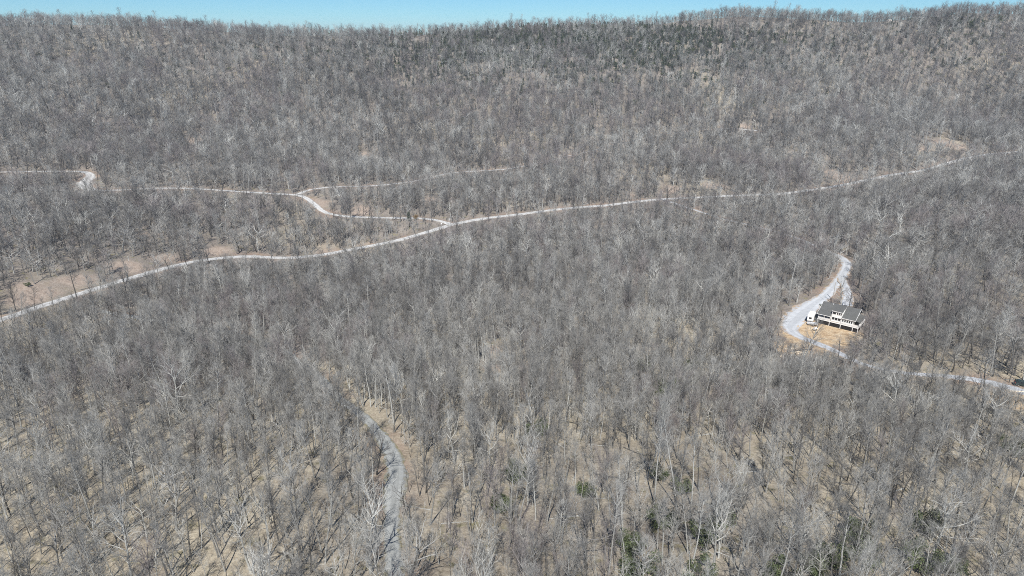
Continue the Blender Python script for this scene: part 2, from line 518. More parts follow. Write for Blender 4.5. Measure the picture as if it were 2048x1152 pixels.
# ------------------------------------------------------------------ trees
def bark_mat(name, stops, rough_scale=3.0):
    def f(nt, b):
        oi = nt.nodes.new('ShaderNodeObjectInfo')
        c = ramp(nt, oi.outputs['Random'], stops)
        n = noise(nt, objcoord(nt), rough_scale, 4, 0.7)
        c = mix(nt, maprange(nt, n, 0.35, 0.65), mix(nt, 1.0, c, (0.62, 0.60, 0.58), 'MULTIPLY'), c)
        nt.links.new(c, b.inputs['Base Color'])
        b.inputs['Roughness'].default_value = 0.95
        b.inputs['Specular IOR Level'].default_value = 0.1
    return material(name, f)
BARK_GREY = bark_mat('grey_bark', [(0.0, (0.116, 0.112, 0.103)), (0.5, (0.241, 0.240, 0.225)), (1.0, (0.386, 0.388, 0.365))])
BARK_PALE = bark_mat('pale_bark', [(0.0, (0.328, 0.330, 0.310)), (1.0, (0.579, 0.590, 0.560))])
BARK_DARK = bark_mat('dark_bark', [(0.0, (0.058, 0.055, 0.050)), (1.0, (0.135, 0.130, 0.120))])
TWIG_GREY = bark_mat('grey_twig', [(0.0, (0.222, 0.219, 0.208)), (0.5, (0.328, 0.328, 0.312)), (1.0, (0.454, 0.455, 0.432))])
TWIG_PALE = bark_mat('pale_twig', [(0.0, (0.425, 0.428, 0.405)), (1.0, (0.618, 0.625, 0.590))])
TWIG_DARK = bark_mat('dark_twig', [(0.0, (0.135, 0.131, 0.126)), (1.0, (0.241, 0.238, 0.229))])
TWIG_RED = bark_mat('mauve_twig', [(0.0, (0.232, 0.210, 0.205)), (1.0, (0.347, 0.325, 0.318))])

def nrm(v):
    return v / (np.linalg.norm(v) + 1e-9)
def polyline(rng, p, d, L, nseg, wob, up):
    pts = [p]; d = nrm(d); s = L / nseg
    for _ in range(nseg):
        d = nrm(d + rng.normal(0, wob, 3) + np.array([0, 0, up]))
        p = p + d * s
        pts.append(p)
    return pts
def deviate(rng, d, ang):
    r = rng.normal(0, 1, 3); r = nrm(r - d * np.dot(r, d))
    return nrm(d * math.cos(ang) + r * math.sin(ang))
def add_tube(V, F, pts, r0, r1, sides, tip=True):
    base = len(V); n = len(pts)
    d = nrm(pts[-1] - pts[0])
    a = np.cross(d, [0.31, 0.95, 0.07]); a = nrm(a); b = np.cross(d, a)
    last = n - 1 if tip else n
    for i in range(last):
        t = i / (n - 1); r = r0 + (r1 - r0) * t
        for k in range(sides):
            an = 2 * math.pi * k / sides
            V.append(pts[i] + a * (r * math.cos(an)) + b * (r * math.sin(an)))
    for i in range(last - 1):
        for k in range(sides):
            k2 = (k + 1) % sides
            F.append((base + i * sides + k, base + i * sides + k2, base + (i + 1) * sides + k2, base + (i + 1) * sides + k))
    if tip:
        V.append(pts[-1]); q = len(V) - 1
        for k in range(sides):
            F.append((base + (last - 1) * sides + k, base + (last - 1) * sides + (k + 1) % sides, q))

SPECIES = {
    # height, trunk radius, trunk share, first limb, limbs, crown radius, limb angle lo/hi, n2, n3, n4, wobble, twig radius scale
    'oak':    dict(H=15.5, r=0.27, tf=0.72, h0=0.34, n1=12, cr=5.0, e0=20, e1=64, n2=6, n3=5, n4=3, wob=0.20, up=0.05, top=0.75),
    'poplar': dict(H=19.0, r=0.21, tf=0.97, h0=0.50, n1=17, cr=2.9, e0=30, e1=65, n2=5, n3=5, n4=3, wob=0.10, up=0.08, top=0.35),
    'maple':  dict(H=14.5, r=0.20, tf=0.80, h0=0.28, n1=15, cr=3.9, e0=38, e1=72, n2=6, n3=6, n4=3, wob=0.09, up=0.07, top=0.7),
    'pole':   dict(H=14.0, r=0.12, tf=0.97, h0=0.52, n1=12, cr=2.0, e0=28, e1=60, n2=4, n3=4, n4=3, wob=0.12, up=0.06, top=0.4),
    'sapling':dict(H=5.2, r=0.045, tf=0.95, h0=0.20, n1=11, cr=1.5, e0=35, e1=65, n2=4, n3=4, n4=0, wob=0.15, up=0.05, top=0.5),
}
def make_tree(sp, seed, lod=0):
    s = SPECIES[sp]; rng = np.random.default_rng(seed)
    k_tw = 1.0 if lod == 0 else 2.3
    TV, TF, CV, CF = [], [], [], []
    Ht = s['H'] * s['tf']
    trunk = polyline(rng, np.array([0, 0, -0.5]), np.array([rng.normal(0, 0.03), rng.normal(0, 0.03), 1]), Ht + 0.5, 9, s['wob'] * 0.35, 0.10)
    add_tube(TV, TF, [trunk[0]] + trunk[1:], s['r'] * 1.25, s['r'] * 0.22, 7 if lod == 0 else 4)
    trunk = np.array(trunk)
    n1 = s['n1'] if lod == 0 else max(6, int(s['n1'] * 0.8))
    phase = rng.random() * 6.28
    for i in range(n1):
        t = s['h0'] + (1 - s['h0']) * ((i + 0.5 * rng.random()) / n1)
        u = t * (len(trunk) - 1); k = min(int(u), len(trunk) - 2)
        p = trunk[k] * (1 - (u - k)) + trunk[k + 1] * (u - k)
        az = phase + i * 2.4 + rng.normal(0, 0.35)
        tt = (t - s['h0']) / (1 - s['h0'])
        el = R(s['e0'] + (s['e1'] - s['e0']) * tt + rng.normal(0, 7))
        d = np.array([math.cos(az) * math.cos(el), math.sin(az) * math.cos(el), math.sin(el)])
        prof = (0.55 + 0.9 * tt) if tt < 0.5 else (1.0 - (1 - s['top']) * (tt - 0.5) * 2)
        L = s['cr'] * prof * rng.uniform(0.8, 1.2) / max(0.45, math.cos(el) ** 0.5)
        L = min(L, (s['H'] - p[2]) / max(0.25, math.sin(el)) * 1.02)
        r1 = min(s['r'] * 0.5, 0.03 + 0.018 * L)
        limb = polyline(rng, p, d, L, 5 if lod == 0 else 3, s['wob'], s['up'])
        add_tube(CV, CF, limb, r1 * (1 if lod == 0 else 1.15), 0.012, 4 if lod == 0 else 3)
        limb = np.array(limb)
        n2 = s['n2'] if lod == 0 else max(3, s['n2'] - 1)
        for j in range(n2):
            v = 0.22 + 0.76 * (j + rng.random() * 0.8) / n2
            q = v * (len(limb) - 1); kk = min(int(q), len(limb) - 2)
            pj = limb[kk] * (1 - (q - kk)) + limb[kk + 1] * (q - kk)
            dl = nrm(limb[kk + 1] - limb[kk])
            d2 = deviate(rng, dl, R(rng.uniform(28, 58))); d2[2] += 0.22
            L2 = L * (0.52 - 0.22 * v) * rng.uniform(0.75, 1.2) + 0.3
            b2 = polyline(rng, pj, d2, L2, 3 if lod == 0 else 2, s['wob'] * 1.1, s['up'])
            add_tube(CV, CF, b2, (0.014 + 0.009 * L2) * (1 if lod == 0 else 1.5), 0.008, 3)
            b2 = np.array(b2)
            n3 = s['n3'] if lod == 0 else max(2, s['n3'] - 2)
            for m in range(n3):
                w = 0.2 + 0.8 * (m + rng.random() * 0.8) / n3
                q2 = min(w, 0.999) * (len(b2) - 1); k3 = int(q2)
                pm = b2[k3] * (1 - (q2 - k3)) + b2[k3 + 1] * (q2 - k3)
                d3 = deviate(rng, nrm(b2[k3 + 1] - b2[k3]), R(rng.uniform(22, 55))); d3[2] += 0.25; d3 = nrm(d3)
                L3 = rng.uniform(0.55, 1.35) * (0.65 if sp == 'sapling' else 1.0)
                e3 = pm + d3 * L3 + rng.normal(0, 0.07, 3)
                mid3 = (pm + e3) / 2 + rng.normal(0, 0.05, 3)
                add_tube(CV, CF, [pm, e3] if lod else [pm, mid3, e3], 0.0125 * k_tw * (0.7 if sp == 'sapling' else 1), 0.006, 3)
                n4 = s['n4'] if lod == 0 else min(2, s['n4'])
                for o in range(n4):
                    g = rng.uniform(0.25, 0.95)
                    po = pm + (e3 - pm) * g
                    d4 = deviate(rng, d3, R(rng.uniform(20, 50))); d4[2] += 0.2
                    add_tube(CV, CF, [po, po + nrm(d4) * rng.uniform(0.3, 0.75)], 0.0085 * k_tw, 0.004, 3)
    return (TV, TF), (CV, CF)

KINDS = [  # name, species, bark, twig
    ('oak', 'oak', BARK_GREY, TWIG_GREY), ('white_oak', 'oak', BARK_PALE, TWIG_PALE), ('dark_oak', 'oak', BARK_DARK, TWIG_DARK),
    ('poplar', 'poplar', BARK_PALE, TWIG_GREY), ('hickory', 'poplar', BARK_GREY, TWIG_GREY),
    ('maple', 'maple', BARK_GREY, TWIG_GREY), ('pale_maple', 'maple', BARK_PALE, TWIG_PALE), ('dark_maple', 'maple', BARK_DARK, TWIG_DARK),
    ('red_maple', 'maple', BARK_GREY, TWIG_RED),
    ('pole', 'pole', BARK_GREY, TWIG_GREY), ('pale_pole', 'pole', BARK_PALE, TWIG_GREY), ('dark_pole', 'pole', BARK_DARK, TWIG_DARK),
]
def joined(name, parts, mats):
    V, F, MI = [], [], []
    for k, (v, f) in enumerate(parts):
        n = len(V); V += v; F += [tuple(i + n for i in q) for q in f]; MI += [k] * len(f)
    return mesh_from(name, V, F, mats, MI)
geo = {}
NEAR, NEARC, FARC = {}, [], []
near_col = bpy.data.collections.new('near_tree_sources')
far_col = bpy.data.collections.new('far_tree_sources')
for q, (nm, sp, bk, tw) in enumerate(KINDS):
    for var in range(2):
        key = (sp, (q * 2 + var) % 5)
        if (key, 0) not in geo:
            geo[(key, 0)] = make_tree(sp, 100 + key[1] * 13 + len(sp), 0)
            geo[(key, 1)] = make_tree(sp, 100 + key[1] * 13 + len(sp), 1)
        t, c = geo[(key, 0)]
        tm = mesh_from('trunk', t[0], t[1], [bk], smooth=True)
        cm = mesh_from('crown', c[0], c[1], [tw if tw is not TWIG_GREY else TWIG_GREY])
        NEAR[(nm, var)] = (tm, cm)
        idx = q * 2 + var
        o = bpy.data.objects.new('source_%02d' % idx, joined('tree_%02d' % idx, [t, c], [bk, tw])); near_col.objects.link(o)
        t, c = geo[(key, 1)]
        o = bpy.data.objects.new('source_%02d' % idx, joined('far_tree_%02d' % idx, [t, c], [bk, tw])); far_col.objects.link(o)
sap_col = bpy.data.collections.new('sapling_sources')
for q, tw in enumerate((TWIG_GREY, TWIG_DARK, TWIG_PALE)):
    t, c = make_tree('sapling', 900 + q, 0)
    sap_col.objects.link(bpy.data.objects.new('source_%02d' % q, joined('sapling_%02d' % q, [t, c], [tw, tw])))

def scatter(name, coll, pts, rot, scl, idx, label):
    me = bpy.data.meshes.new(name)
    me.vertices.add(len(pts)); me.vertices.foreach_set('co', np.asarray(pts, np.float32).ravel())
    me.attributes.new('rot', 'FLOAT_VECTOR', 'POINT').data.foreach_set('vector', np.asarray(rot, np.float32).ravel())
    me.attributes.new('scl', 'FLOAT_VECTOR', 'POINT').data.foreach_set('vector', np.asarray(scl, np.float32).ravel())
    me.attributes.new('pick', 'INT', 'POINT').data.foreach_set('value', np.asarray(idx, np.int32))
    me.update()
    o = link(name, me)
    ng = bpy.data.node_groups.new(name + '_nodes', 'GeometryNodeTree')
    ng.interface.new_socket('Geometry', in_out='INPUT', socket_type='NodeSocketGeometry')
    ng.interface.new_socket('Geometry', in_out='OUTPUT', socket_type='NodeSocketGeometry')
    gi, go = ng.nodes.new('NodeGroupInput'), ng.nodes.new('NodeGroupOutput')
    ci = ng.nodes.new('GeometryNodeCollectionInfo')
    ci.inputs['Collection'].default_value = coll
    ci.inputs['Separate Children'].default_value = True
    ci.inputs['Reset Children'].default_value = True
    ip = ng.nodes.new('GeometryNodeInstanceOnPoints')
    ip.inputs['Pick Instance'].default_value = True
    def na(nm, dt):
        n = ng.nodes.new('GeometryNodeInputNamedAttribute'); n.data_type = dt; n.inputs['Name'].default_value = nm
        return n.outputs['Attribute']
    L = ng.links.new
    L(gi.outputs[0], ip.inputs['Points']); L(ci.outputs[0], ip.inputs['Instance'])
    L(na('pick', 'INT'), ip.inputs['Instance Index'])
    e2r = ng.nodes.new('FunctionNodeEulerToRotation')
    L(na('rot', 'FLOAT_VECTOR'), e2r.inputs[0]); L(e2r.outputs[0], ip.inputs['Rotation'])
    L(na('scl', 'FLOAT_VECTOR'), ip.inputs['Scale'])
    L(ip.outputs[0], go.inputs[0])
    md = o.modifiers.new('scatter', 'NODES'); md.node_group = ng
    return tag(o, label, kind='stuff')

# the cleared slope in front of the house counts as open ground too
allpts = []
for nm, ((pp, ww), reach) in ROADS.items():
    for k in range(len(pp)): allpts.append((pp[k, 0], pp[k, 1]))
for i in range(0, len(XC), 1):
    for j in range(0, len(YC), 1):
        if straw[i, j] > 0.55 and math.hypot(XC[i] - HC[0], YC[j] - HC[1]) < 34:
            allpts.append((XC[i], YC[j])); KDI.append(('clearing', H[i, j], 2.0, 34))
        elif bare[i, j] > 0.5:
            allpts.append((XC[i], YC[j])); KDI.append(('bare', H[i, j], 0.6, 20))
kd2 = kdtree.KDTree(len(allpts))
for k, (x_, y_) in enumerate(allpts): kd2.insert((x_, y_, 0), k)
kd2.balance(); kd = kd2

# candidate positions over the whole visible hillside: a jittered grid, thinned
def candidates(spacing, seed, ylo, yhi):
    rng = np.random.default_rng(seed)
    xs_, ys_ = np.arange(-760, 760, spacing), np.arange(ylo, yhi, spacing)
    X, Y = np.meshgrid(xs_, ys_)
    X = X + (np.arange(X.shape[0]) % 2)[:, None] * spacing / 2
    X = (X + rng.uniform(-0.48, 0.48, X.shape) * spacing).ravel(); Y = (Y + rng.uniform(-0.48, 0.48, Y.shape) * spacing).ravel()
    m = np.abs(X) < Y * 0.86 + 45
    return X[m], Y[m]

RIGHT_X = at(1885, 752).x
def road_open(x, y, z, rng, h, small=False):
    """the height a tree may have here: none on the roads, young regrowth on their downhill verge"""
    c, i, d = kd.find((x, y, 0)); nm, zr, w, reach = KDI[i]
    if nm != 'bare' and d < w / 2 + (0.3 if small else 0.8 if nm == 'gravel_lane' or w < 3.2 else 1.4): return 0
    dist = math.hypot(x, y); ux, uy = x / dist, y / dist
    best, hid = h, 0.0
    L = 2.0
    while L <= 40:
        c, i, d = kd.find((x + ux * L, y + uy * L, 0)); nm, zr, w, reach = KDI[i]
        if d < w / 2 + 1.6 and reach >= L:
            line = CAM_Z + (zr - CAM_Z) * dist / (dist + L)
            if line - z < best:
                best = line - z
                if nm == 'clearing': hid = 0.04
                elif nm == 'bare': hid = 0.35
                elif nm == 'driveway': hid = 0.97 if y > HP.y + 62 else 0.88 if (HP.x + 14 < x < RIGHT_X and y < HP.y) else 0.30 if x >= RIGHT_X else 0.10
                elif nm == 'gravel_lane': hid = 0.95 if y > 185 else 0.8 if y > 138 else 0.95 if y < 116 else 0.22
                elif nm == 'hillside_road': hid = 0.97 if 0 < x < 205 else 0.25
                else: hid = 0.5 if x > 110 else 0.28 if nm == 'upper_road' else 0.2
        L += 3.0
    if best >= h: return h
    if rng.random() < hid: return h
    return best if best > (1.2 if small else 4.0) else 0

def in_clearing(x, y, rng):
    hx, hy = (x - HP.x) * ca + (y - HP.y) * sa, -(x - HP.x) * sa + (y - HP.y) * ca
    if -6 < hx < 19 and -3 < hy < 14: return True
    s = float(hz(x, y, straw))
    if s > 0.35: return rng.random() < 0.96
    if float(hz(x, y, bare)) > 0.3: return rng.random() < 0.7
    # the sight line to the house stays open over the slope below it
    if -2 < hx < 17 and -16 < hy <= -3: return rng.random() < 0.9
    return False

WEIGHTS = dict(oak=0.18, white_oak=0.05, dark_oak=0.10, poplar=0.08, hickory=0.13, maple=0.18, pale_maple=0.05, dark_maple=0.07, red_maple=0.05, pole=0.08, pale_pole=0.04, dark_pole=0.05)
SPEC_OF = dict((a[0], a[1]) for a in KINDS)
names = [k[0] for k in KINDS]; wts = np.array([WEIGHTS[n] for n in names]); wts /= wts.sum()

# trees of the foreground that stand out, set where they stand: direction to the foot, kind, height scale, width scale, label
NOTABLE = [
    (742,1150,'white_oak',1.12,0.9,'tall white-barked tree with bare angular limbs beside the gravel lane bottom'),
    (1056,1010,'pale_maple',1.02,1.1,'pale bushy round-crowned bare tree right of the gravel lane bend'),
    (978,955,'white_oak',0.92,0.7,'white spiky-topped tree just left of the pale round-crowned tree'),
    (355,845,'white_oak',1.1,1.35,'wide-spreading pale oak standing alone in the left foreground wood'),
    (265,1165,'pale_maple',0.9,1.15,'pale dome-crowned bare tree at the bottom left edge'),
    (1425,1150,'white_oak',1.0,0.85,'white twisted-limbed tree near the evergreen shrubs at the bottom'),
    (1308,1010,'poplar',1.15,0.75,'tall straight white trunk right of the picture centre, slim crown'),
    (1354,1020,'poplar',1.2,0.7,'very tall thin white trunk between two green shrubs'),
    (1172,1140,'dark_oak',0.85,1.0,'short dark-barked spreading tree on tan ground at the bottom'),
    (1060,900,'white_oak',0.98,1.0,'crooked pale oak uphill of the bushy round-crowned tree'),
    (1600,1130,'white_oak',0.85,1.1,'contorted pale tree among the evergreens of the right corner'),
    (1860,1120,'white_oak',0.9,1.2,'broad grey-white tree over the right corner shrub'),
    (815,1185,'oak',0.95,0.95,'grey spreading tree overhanging the gravel lane at the bottom edge'),
    (765,1215,'maple',0.95,0.9,'grey fine-twigged tree before the lane, foot below the frame'),
    (788,850,'poplar',1.05,0.8,'cluster-edge white trunk on the right verge of the lane'),
]
rngT = np.random.default_rng(5)
X, Y = candidates(3.7, 21, 62, 1010)
X2, Y2 = candidates(2.8, 22, 62, 300)
X3, Y3 = candidates(3.7, 23, 150, 480)
n2_ = np.hypot(X2, Y2) < 215; n3_ = (np.hypot(X3, Y3) >= 215) & (np.hypot(X3, Y3) < 440); f_ = np.hypot(X, Y) >= 440
X = np.concatenate([X2[n2_], X3[n3_], X[f_]]); Y = np.concatenate([Y2[n2_], Y3[n3_], Y[f_]])
recs = []
notable_xy = []
for px, py, kd_n_, sh, sw, lab in NOTABLE:
    p = at(px, py); z = float(hz(p.x, p.y)); notable_xy.append((p.x, p.y))
    recs.append((p.x, p.y, z, kd_n_, sh * 0.95, sw * 0.88, rngT.random() * 6.28, lab))
nx_ = np.array(notable_xy)
dens = vnoise(X, Y, 38, 71) + 0.6 * vnoise(X, Y, 15, 72)
stand = 0.6 * vnoise(X, Y, 75, 73) + 0.6 * vnoise(X, Y, 28, 74); mauve = vnoise(X, Y, 50, 75)          # stands of paler or darker trees
for k in range(len(X)):
    x, y = X[k], Y[k]
    rd = math.hypot(x, y)
    nearness = min(max((260 - rd) / 140, 0), 1)
    if rngT.random() > 0.86 - (0.14 if x > -15 else 0.04) * nearness + 0.62 * dens[k]: continue
    if np.min((nx_[:, 0] - x) ** 2 + (nx_[:, 1] - y) ** 2) < 9: continue
    z = float(hz(x, y))
    kind = names[rngT.choice(len(names), p=wts)]
    if stand[k] > 0.11 and rngT.random() < 0.6: kind = rngT.choice(['pale_maple', 'white_oak', 'maple', 'maple', 'oak', 'poplar'])
    if stand[k] < -0.13 and rngT.random() < 0.55: kind = rngT.choice(['dark_maple', 'dark_oak', 'hickory', 'dark_pole'])
    if mauve[k] > 0.17 and rngT.random() < 0.45: kind = 'red_maple'
    sh = float(np.clip(rngT.normal(0.92, 0.20), 0.45, 1.4)); sw = sh * rngT.uniform(0.85, 1.2)
    small_ = min(max((700 - rd) / 350, 0), 1)
    sh *= 0.90 - 0.10 * small_ - 0.17 * nearness; sw *= 0.92 - 0.10 * small_ - 0.28 * nearness
    if rngT.random() < 0.22 + (0.33 if x > -15 else 0.18) * nearness and rd < 420: kind = rngT.choice(['pole', 'pale_pole', 'dark_pole', 'dark_pole', 'hickory', 'hickory', 'poplar'])
    if rd > 330 and kind in ('poplar', 'hickory', 'pole', 'pale_pole', 'dark_pole') and rngT.random() < 0.55: kind = rngT.choice(['maple', 'oak', 'dark_maple', 'pale_maple', 'dark_oak'])
    if rd > 330: sw *= 1.08; sh *= 0.88
    if rd > 780: sh *= 0.88; sw *= 0.9
    if rd > 780:                        # past the crest only the first trees can be seen
        tt = np.linspace(0.75, 0.99, 25)
        crest = np.max((hz(x * tt, y * tt) - CAM_Z) / (rd * tt))
        if CAM_Z + crest * rd - z > 4.0: continue
        if CAM_Z + crest * rd - z > -2 and rngT.random() < 0.45: continue
    if rd > 640:                        # pines take the place of hardwoods on the middle of the upper slope
        qx, qy = project((x, y, z))
        if 780 < qx < 1440 and qy < 185 and rngT.random() < 0.42: continue
    full = SPECIES[SPEC_OF[kind]]['H'] * sh
    ok_h = road_open(x, y, z, rngT, full)
    if ok_h <= 0: continue
    if ok_h < full: sw *= max(0.45, (ok_h / full) ** 0.7); sh *= ok_h / full
    if in_clearing(x, y, rngT): continue
    recs.append((x, y, z, kind, sh, sw, rngT.random() * 6.28, None))

# ---- the 300 that show largest are things of their own
def visible_px(rec):
    x, y, z = rec[:3]
    px, py = project((x, y, z)); pt = project((x, y, z + 15 * rec[4]))
    return px, py, pt[1]
order = []
for i, rc in enumerate(recs):
    px, py, ty = visible_px(rc)
    if -20 < px < 2068 and ty < 1140 and py > 0:
        size = SPECIES[SPEC_OF[rc[3]]]['H'] * rc[4] / math.dist((rc[0], rc[1], rc[2]), (0, 0, CAM_Z))
        order.append((-(size + (10 if rc[7] else 0) - (0.03 if py > 1200 else 0)), i))
order.sort()
single = set(i for _, i in order[:300])

LOOK = {'oak': 'grey broad-crowned', 'white_oak': 'pale crooked-limbed', 'dark_oak': 'dark broad-crowned', 'poplar': 'tall white-trunked', 'hickory': 'tall straight grey',
        'maple': 'grey fine-twigged', 'pale_maple': 'pale bushy', 'dark_maple': 'dark bushy', 'red_maple': 'mauve-twigged bushy', 'pole': 'slender grey', 'pale_pole': 'slender white-stemmed', 'dark_pole': 'slender dark'}
def where(px, py):
    col = 'at the left edge' if px < 120 else 'in the bottom left wood' if px < 300 else 'in the left foreground' if px < 480 else 'left of the gravel lane' if px < 620 else \
          'on the lane left verge' if px < 770 else 'on the lane right verge' if px < 900 else 'right of the lane' if px < 1030 else 'below the picture centre' if px < 1200 else \
          'right of the bottom centre' if px < 1380 else 'left of the corner shrubs' if px < 1560 else 'among the corner shrubs' if px < 1760 else 'in the bottom right wood' if px < 1930 else 'at the right edge'
    row = ', foot out of frame' if py > 1152 else ', near the bottom edge' if py > 1080 else ', second row up' if py > 1010 else ', farther up' if py > 930 else ', farthest up'
    return col + row
ORD = ['leftmost', 'second-from-left', 'third-from-left', 'fourth-from-left', 'fifth-from-left', 'sixth-from-left', 'seventh-from-left', 'eighth-from-left', 'ninth-from-left', 'tenth-from-left', 'eleventh-from-left', 'twelfth-from-left', 'thirteenth-from-left', 'fourteenth-from-left', 'fifteenth-from-left', 'sixteenth-from-left', 'seventeenth-from-left', 'eighteenth-from-left']
bylab = {}
for i in sorted(single):
    if recs[i][7] is None:
        px, py, ty = visible_px(recs[i])
        bylab.setdefault(LOOK[recs[i][3]] + ' bare tree ' + where(px, py), []).append((px, i))
LAB = {}
for lab, lst in bylab.items():
    lst.sort()
    for n, (px, i) in enumerate(lst):
        LAB[i] = lab if len(lst) == 1 else (('left-hand ' if n == 0 else 'right-hand ') if len(lst) == 2 else ('rightmost ' if n == len(lst) - 1 else ORD[min(n, 17)] + ' ')) + lab
for i in sorted(single):
    x, y, z, kind, sh, sw, rz, lab = recs[i]
    o = empty('bare_tree', (x, y, z), rz)
    o.rotation_euler = (rngT.normal(0, 0.06), rngT.normal(0, 0.06), rz)
    o.scale = (sw, sw, sh)
    tag(o, lab or LAB[i], 'tree', 'bare trees of the foreground wood')
    tm, cm = NEAR[(kind, i % 2)]
    link('trunk', tm, o); link('crown', cm, o)

def pack(sel):
    idx = [names.index(r_[3]) * 2 + (k % 2) for k, r_ in enumerate(sel)]
    tilt = np.random.default_rng(3).normal(0, 0.065, (len(sel), 2))
    return ([(r_[0], r_[1], r_[2]) for r_ in sel], [(tilt[k, 0], tilt[k, 1], r_[6]) for k, r_ in enumerate(sel)],
            [(r_[5], r_[5], r_[4]) for r_ in sel], idx)
rest = [rc for i, rc in enumerate(recs) if i not in single]
nearer = [r_ for r_ in rest if math.hypot(r_[0], r_[1]) < 330]
farther = [r_ for r_ in rest if math.hypot(r_[0], r_[1]) >= 330]
print('trees', len(single), len(nearer), len(farther))
scatter('forest', near_col, *pack(nearer), 'grey leafless wood covering the valley around the house')
scatter('mountain_forest', far_col, *pack(farther), 'grey leafless forest covering the mountainside up to the ridge')

# fallen stems on the forest floor
dead_col = bpy.data.collections.new('deadwood_sources')
for q, bk in enumerate((BARK_DARK, BARK_GREY, BARK_PALE)):
    rg = np.random.default_rng(70 + q); DV, DF = [], []
    st = polyline(rg, np.array([0, 0, 0.05]), np.array([1.0, 0, 0.0]), 8.0, 7, 0.035, 0)
    add_tube(DV, DF, st, 0.16, 0.05, 6)
    for k in range(5):
        add_tube(DV, DF, polyline(rg, st[3 + k % 4], np.array([0.6, rg.normal(), abs(rg.normal()) * 0.6]), rg.uniform(0.8, 2.0), 3, 0.15, 0), 0.045, 0.012, 4)
    dead_col.objects.link(bpy.data.objects.new('source_%02d' % q, mesh_from('deadwood_%02d' % q, DV, DF, [bk])))
X, Y = candidates(8.5, 44, 70, 420)
sel = []
for k in range(len(X)):
    x, y = X[k], Y[k]
    if rngT.random() > 0.6 or road_open(x, y, float(hz(x, y)), rngT, 1.0, True) <= 0 or in_clearing(x, y, rngT): continue
    an = rngT.random() * 6.28
    z0, z1 = float(hz(x, y)), float(hz(x + 6 * math.cos(an), y + 6 * math.sin(an)))
    s_ = rngT.uniform(0.45, 1.1)
    sel.append(((x, y, z0), (0, -math.atan2(z1 - z0, 6), an), (s_, s_, s_), int(rngT.integers(0, 3))))
scatter('deadwood', dead_col, [a_[0] for a_ in sel], [a_[1] for a_ in sel], [a_[2] for a_ in sel], [a_[3] for a_ in sel], 'fallen stems and branches lying on the forest floor')

# understory saplings
X, Y = candidates(4.4, 33, 70, 900)
sel = []
dn = vnoise(X, Y, 25, 81)
for k in range(len(X)):
    x, y = X[k], Y[k]
    if rngT.random() > (0.26 if math.hypot(x, y) < 230 else 0.45) + 1.0 * dn[k]: continue
    if road_open(x, y, float(hz(x, y)), rngT, 4.0, True) < 4.0 or in_clearing(x, y, rngT): continue
    s_ = rngT.uniform(0.35, 1.25)
    sel.append(((x, y, float(hz(x, y))), (rngT.normal(0, 0.12), rngT.normal(0, 0.12), rngT.random() * 6.28), (s_ * 1.15, s_ * 1.15, s_), int(rngT.integers(0, 3))))
scatter('undergrowth', sap_col, [a_[0] for a_ in sel], [a_[1] for a_ in sel], [a_[2] for a_ in sel], [a_[3] for a_ in sel], 'bare twiggy undergrowth of saplings under the trees')
print('saplings', len(sel))
# ------------------------------------------------------------------ evergreens
def needle_mat(name, stops):
    def f(nt, b):
        n = noise(nt, objcoord(nt), 2.2, 4, 0.7)
        c = ramp(nt, n, stops)
        nt.links.new(c, b.inputs['Base Color'])
        b.inputs['Roughness'].default_value = 0.6
        b.inputs['Specular IOR Level'].default_value = 0.25
    return material(name, f)
M_LAUREL = needle_mat('laurel_leaf', [(0.3, (0.055, 0.075, 0.034)), (0.6, (0.105, 0.13, 0.058)), (0.8, (0.20, 0.205, 0.09))])
M_PINE = needle_mat('pine_needle', [(0.3, (0.036, 0.052, 0.034)), (0.7, (0.09, 0.115, 0.07))])
M_DRYLEAF = needle_mat('dry_leaf', [(0.3, (0.20, 0.13, 0.06)), (0.7, (0.36, 0.27, 0.14))])

def leaf_faces(rng, V, F, c, size, outward):
    d = nrm(outward + rng.normal(0, 0.6, 3)); a_ = nrm(np.cross(d, rng.normal(0, 1, 3))); b_ = np.cross(d, a_)
    L, w = size * rng.uniform(0.7, 1.3), size * rng.uniform(0.25, 0.45)
    n = len(V)
    V += [c, c + a_ * L * 0.5 + b_ * w + d * 0.05, c + a_ * L, c + a_ * L * 0.5 - b_ * w + d * 0.05]
    F.append((n, n + 1, n + 2, n + 3))
def shrub_geo(seed, n=1500):
    rng = np.random.default_rng(seed); V, F, SV, SF = [], [], [], []
    clumps = []
    for k in range(11):
        an = rng.random() * 6.28; rr = 0.62 * math.sqrt(rng.random())
        end = np.array([math.cos(an) * rr, math.sin(an) * rr, rng.uniform(0.35, 0.95) * (1 - 0.35 * rr)])
        add_tube(SV, SF, polyline(rng, np.array([0, 0, -0.1]), end, float(np.linalg.norm(end)), 3, 0.08, 0.05), 0.022, 0.006, 4)
        clumps.append((end, rng.uniform(0.15, 0.27)))
    for k in range(n):
        c, r_ = clumps[int(rng.integers(0, len(clumps)))]
        o = nrm(rng.normal(0, 1, 3)); p = c + o * r_ * rng.random() ** 0.4 * np.array([1.15, 1.15, 0.85])
        if p[2] < 0.02: continue
        leaf_faces(rng, V, F, p, 0.065, o)
    return (SV, SF), (V, F)
